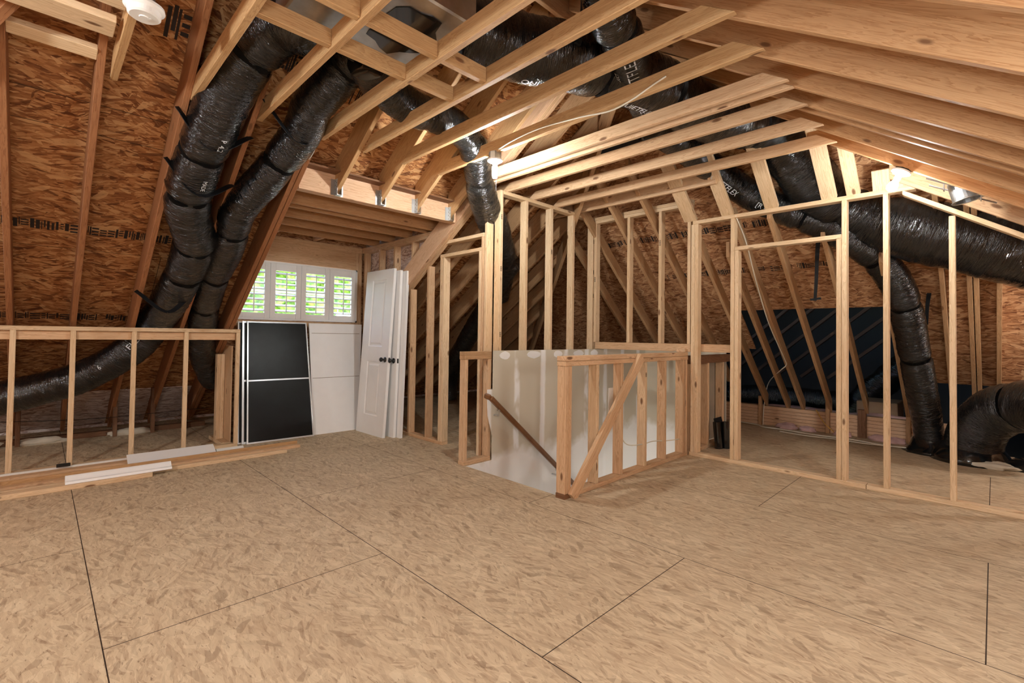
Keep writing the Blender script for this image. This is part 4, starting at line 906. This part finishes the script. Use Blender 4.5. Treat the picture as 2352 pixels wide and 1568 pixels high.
def door(label, q, knob=True):
    """slab door: q = bottom far, bottom near, top near, top far; visible face towards the room"""
    t = thing('panel_door', label, 'door', q[0], 'white doors leaning by the dormer'); q = [Vector(p) for p in q]
    n = (q[1]-q[0]).cross(q[3]-q[0]).normalized(); 
    if n.x > 0: n = -n
    th = .035; bm = bmesh.new()
    us = (0, .25, .75, 1); vs = (0, .115, .44, .53, .94, 1)
    holes = {(1, 1), (1, 3)}
    for i in range(3):
        for j in range(5):
            if (i, j) in holes: continue
            add_prism(bm, [lerp2(q, us[i], vs[j]), lerp2(q, us[i+1], vs[j]), lerp2(q, us[i+1], vs[j+1]), lerp2(q, us[i], vs[j+1])], -n*th)
    child(obj('slab', bm, M['white']), t)
    for (i, j) in holes:
        b2 = bmesh.new(); a = [lerp2(q, us[i], vs[j]), lerp2(q, us[i+1], vs[j]), lerp2(q, us[i+1], vs[j+1]), lerp2(q, us[i], vs[j+1])]
        c = sum(a, Vector())/4; w = (a[1]-a[0]).length; h = (a[3]-a[0]).length
        def ins(d, dep): 
            ex = (a[1]-a[0]).normalized()*d; ey = (a[3]-a[0]).normalized()*d
            return [a[0]+ex+ey-n*dep, a[1]-ex+ey-n*dep, a[2]-ex-ey-n*dep, a[3]+ex-ey-n*dep]
        rings = [ins(0, 0), ins(.012, .010), ins(.03, .010), ins(.05, .003)]
        rv = [[b2.verts.new(p) for p in r] for r in rings]
        for r0, r1 in zip(rv, rv[1:]):
            for k in range(4): b2.faces.new((r0[k], r0[(k+1) % 4], r1[(k+1) % 4], r1[k]))
        b2.faces.new(rv[-1]); bk = [b2.verts.new(p-n*th) for p in ins(0, 0)]; b2.faces.new(bk[::-1])
        bmesh.ops.recalc_face_normals(b2, faces=b2.faces)
        child(obj('raised_panel', b2, M['white']), t)
    if knob:
        c = lerp2(q, .90, .455); b2 = bmesh.new()
        add_lathe(b2, c, n, [(0, .033), (.006, .033), (.01, .014), (.035, .012), (.045, .026), (.062, .028), (.072, .018), (.075, .002)], 20)
        child(obj('door_knob', b2, M['black'], smooth=True), t)
        e0 = lerp2(q, 1.0, .455)-n*.018; d = (q[1]-q[0]).normalized(); b2 = bmesh.new(); add_bar(b2, e0-Vector((0, 0, .028)), e0+Vector((0, 0, .028)), .022, .004, d); child(obj('latch_plate', b2, M['black']), t)
    return t
door('front white panel door with a black knob, leftmost of the leaning three', [(2.940, 5.82, 0), (2.958, 5.178, 0), (3.078, 5.178, 2.065), (3.060, 5.82, 2.065)])
door('middle white panel door, black knob showing between its neighbours', [(3.040, 5.72, 0), (3.062, 5.110, 0), (3.125, 5.110, 2.04), (3.105, 5.72, 2.04)])
door('rear white panel door nearest the stud partition', [(3.105, 5.66, 0), (3.110, 5.035, 0), (3.168, 5.035, 2.03), (3.163, 5.66, 2.03)], knob=False)

# ================================================================ HANDRAIL
t = thing('handrail', 'brown wooden handrail sloping down the stairwell drywall', 'handrail', P['rail'][0])
p0, p1 = Vector(P['rail'][0]), Vector(P['rail'][1]); p1 = p0+(p1-p0)*1.5; p0 = p0+Vector((0, 0, 0))
bm = bmesh.new(); add_bar(bm, p0, p1, .042, .05, (0, 0, 1), .010); add_bar(bm, p0+Vector((.0, .0, .0)), p0+Vector((-.025, .06, .02)), .042, .05, (0, 0, 1), .01)
child(obj('rail', bm, M['grey_wood']), t)
for s in (.16, 1.35):
    c = p0.lerp(p1, s/ (p1-p0).length); bm = bmesh.new()
    add_cyl(bm, c+V3(0, HY1-c.y, -.09), c+V3(0, HY1-c.y-.008, -.09), .03); add_cyl(bm, c+V3(0, HY1-c.y, -.09), c+V3(0, .01, -.085), .008); add_cyl(bm, c+V3(0, .01, -.085), c+V3(0, 0, -.02), .008); add_box(bm, tuple(c+V3(-.03, -.01, -.03)), tuple(c+V3(.03, .01, -.024)))
    child(obj('bracket', bm, M['metal']), t)

# ================================================================ LUMBER ON THE FLOOR
def loose(name, lo, hi, rz, mat, label, cat='board', uv=(1, 0, 0), rx=0.0, prof=None):
    c = Vector(((lo[0]+hi[0])/2, (lo[1]+hi[1])/2, lo[2])); bm = bmesh.new()
    a = Vector(lo)-c; b = Vector(hi)-c
    if prof: add_prism(bm, [(a.x, p[0], p[1]) for p in prof], (b.x-a.x, 0, 0))
    else: add_box(bm, tuple(a), tuple(b), .002)
    o = obj(name, bm, M[mat], uvdir=uv); o.location = c; o.rotation_euler = (rx, 0, rz); tag(o, label, cat); return o
loose('loose_board', (-1.9, 5.095, 0), (.72, 5.20, .038), .0, 'stud', 'pale knotted board lying nearest the open floor at the left')
loose('loose_board', (-.3, 5.215, 0), (1.87, 5.245, .034), -.01, 'stud', 'long pale batten continuing past the white crown moulding')
loose('loose_board', (-1.9, 5.25, 0), (.1, 5.33, .02), .0, 'stud2', 'thin worn board behind the front board')
loose('loose_board', (-1.9, 5.36, .0), (2.06, 5.44, .03), -.002, 'stud2', 'long orange-brown board reaching farthest right on the floor')
loose('loose_board', (-1.9, 5.447, .0), (2.06, 5.46, .06), -.002, 'tie', 'thin brown strip on edge behind the orange-brown board')
loose('loose_board', (-1.9, 5.52, 0), (.62, 5.60, .03), .0, 'stud', 'pale strip in front of the white edged moulding')
loose('trim_moulding', (-1.9, 5.64, 0), (.64, 5.74, .04), .0, 'stud2', 'pinkish board with pale edge along the knee wall', 'moulding')
loose('trim_moulding', (-1.9, 5.745, 0), (.66, 5.765, .055), .0, 'ivory', 'narrow white moulding strip against the knee wall', 'moulding')
crown = [(-.06, 0), (.05, 0), (.055, .012), (.03, .02), (.02, .035), (.0, .045), (-.01, .06), (-.03, .066), (-.06, .07)]
crown = [(-.055, .0), (.05, .0), (.05, .035), (.038, .04), (.03, .052), (.01, .056), (-.0, .05), (-.02, .03), (-.03, .022), (-.05, .018)]
loose('crown_moulding', (.17, 5.11, .039), (.86, 5.23, .1), -.01, 'white', 'white crown moulding offcut resting on the front board', 'moulding', prof=crown)
loose('white_board', (.60, 5.50, .045), (1.30, 5.70, .060), -.015, 'white', 'flat white board lying on the mouldings at the knee wall', 'board', rx=.38)
loose('crown_moulding', (1.31, 5.52, .0), (1.56, 5.66, .08), 0, 'ivory', 'short ivory moulding piece by the knee wall end', 'moulding', prof=crown)
loose('white_board', (-1.9, 5.475, .02), (-.06, 5.51, .045), 0, 'white', 'white strip ending near the left photo edge', 'board')
loose('black_clip', (.13, 5.72, .056), (.22, 5.735, .085), 0, 'black', 'small black clip on the white moulding strip', 'clip')
# pipes, foam, insulation, wires
for k, (x, y, tl) in enumerate(((5.55, 2.24, .10), (5.63, 2.19, .06))):
    t = thing('black_tube', 'short shiny black tube leaning beyond the partition, %s one' % ('left' if k == 0 else 'right'), 'tube', (x, y, 0), 'black tubes by the short stud wall')
    bm = bmesh.new(); add_lathe(bm, (x-.02, y-.03, .0), (.03, tl, 1), [(0, .042), (.3, .042), (.3, .036), (.02, .036)], 24); child(obj('shell', bm, M['duct'], smooth=False), t)
o = obj('black_sheet', bar((5.66, 2.20, .02), (5.66, 2.28, .33), .22, .006, (0, 1, 0)), M['strap']); tag(o, 'black sheet standing behind the two black tubes', 'sheet')
def lump(name, loc, sx, sy, sz, mat, label, cat, kind=None, seed=0):
    bm = bmesh.new(); bmesh.ops.create_icosphere(bm, subdivisions=4, radius=1)
    for v in bm.verts:
        k = 1+.28*noise.noise(v.co*1.7+V3(seed, 0, 0))+.12*noise.noise(v.co*5+V3(0, seed, 0)); v.co = V3(v.co.x*sx*k, v.co.y*sy*k, max(v.co.z*sz*k, -sz*.5))
    o = obj(name, bm, M[mat], smooth=True); o.location = (loc[0], loc[1], loc[2]+sz*.5); tag(o, label, cat, kind=kind); return o
lump('insulation_piece', (6.78, .08, 0), .10, .24, .05, 'foam', 'long cream foam scrap on the floor before the fat duct elbow', 'foam scrap')
ins_ = [(7.50, 2.05, .13, 'below the wire post'), (7.50, 1.8, .10, 'between the left posts'), (7.49, 1.40, .10, 'left of the thick dark post'), (7.49, 1.0, .12, 'right of the thick dark post'), (7.47, .86, .11, 'beside the riser duct')]
for k, (x, y, s, lb) in enumerate(ins_):
    o = lump('insulation_tuft', (x, y, 0), s*.5, s, s*.45, 'pink', 'pink insulation tuft along the laminated beam, ' + lb, 'insulation', seed=k*3); o['group'] = 'pink insulation tufts'
for k, (x, y, s, lb) in enumerate(((0.05, 7.34, .2, 'under the pale boards at the left'), (.8, 7.36, .2, 'beside the middle eave post'), (-.45, 7.36, .2, 'at the left photo edge'))):
    o = lump('insulation_tuft', (x, y, 0), s, s*.25, s*.25, 'foam', 'dull insulation tuft behind the knee wall, ' + lb, 'insulation', seed=20+k); o['group'] = 'dull insulation tufts in the eave'
lump('insulation_piece', (7.95, 2.0, .1), .2, .9, .12, 'pink', 'insulation heap just beyond the laminated beam', 'insulation', seed=40)
lump('insulation_piece', (7.95, 1.0, .1), .2, .5, .12, 'pink', 'insulation heap beyond the beam near the riser duct', 'insulation', seed=44)
def wire(name, pts, r, mat, label):
    bm, *_ = tube_bm(pts, r, 8, .03); o = obj(name, bm, M[mat], smooth=True); tag(o, label, 'cable'); return o
wire('electric_cable', P['cable'], .0055, 'cable', 'white cable looping along the tie to the stairwell lamp')
wire('electric_cable', P['wireH'], .006, 'cable', 'white cable running down the hip rafter to the beam post')
wire('electric_cable', P['wireF'], .007, 'cable', 'white cable lying along the laminated beam')
wire('electric_cable', P['wireF2'], .006, 'cable', 'second white cable on the floor before the beam')
wire('electric_cable', P['wireG'], .005, 'cable', 'thin cream cable threaded through the guard wall studs')
wire('electric_cable', [(7.59, 1.72, .3), (7.57, 1.66, .2), (7.55, 1.6, .12), (7.54, 1.5, .03)], .006, 'ycable', 'yellow cable hanging over the laminated beam')
wire('electric_cable', P['eaveline'], .003, 'strap', 'thin dark line stretched low behind the knee wall')
bm, *_ = tube_bm([(1.495, 3.64, 2.80), (1.49, 3.70, 2.74), (1.50, 3.76, 2.68), (1.485, 3.82, 2.63)], .004, 6, .02); o = obj('cable_end', bm, M['cable'], smooth=True); tag(o, 'loose white cable end on the doubled rafters', 'cable')

# ================================================================ OUTSIDE THE WINDOW
o = obj('ground', box((-20, 9, -3.2), (30, 45, -3.1), 0), M['concrete']); tag(o, kind='structure', label='pale driveway outside the window', cat='ground')
o = obj('lawn', box((-20, 16, -3.1), (30, 26, -3.05), 0), M['grass']); tag(o, kind='structure', label='green lawn outside the window', cat='ground')
tr = [(-2.5, 13, 1.2, 2.2, 'dark shrub close behind the left shutter'), (2.6, 16, 2.6, 2.0, 'green tree behind the left shutters'), (8.2, 22, 4.2, 2.3, 'bright tree behind the middle shutters'), (13.5, 26, 4.8, 2.3, 'bright tree behind the right shutters'), (20, 30, 2.4, 3.0, 'distant tree at the right of the window'), (7, 34, 6.5, 4, 'tall tree farthest from the window')]
for k, (x, y, z, s, lb) in enumerate(tr):
    t = thing('garden_tree', lb, 'tree', (x, y, -3.1), 'trees outside the window')
    bm = bmesh.new(); add_cyl(bm, (x, y, -3.1), (x, y, z), .15, .08); child(obj('trunk', bm, M['dark_wood']), t)
    bm = bmesh.new(); bmesh.ops.create_icosphere(bm, subdivisions=5, radius=s)
    for v in bm.verts: v.co *= 1+.35*noise.noise(v.co*(2.2/s)+V3(k*7, 0, 0))+.25*noise.noise(v.co*3.1)
    bmesh.ops.translate(bm, verts=bm.verts, vec=(x, y, z)); child(obj('crown', bm, M['leaf'], smooth=False), t)
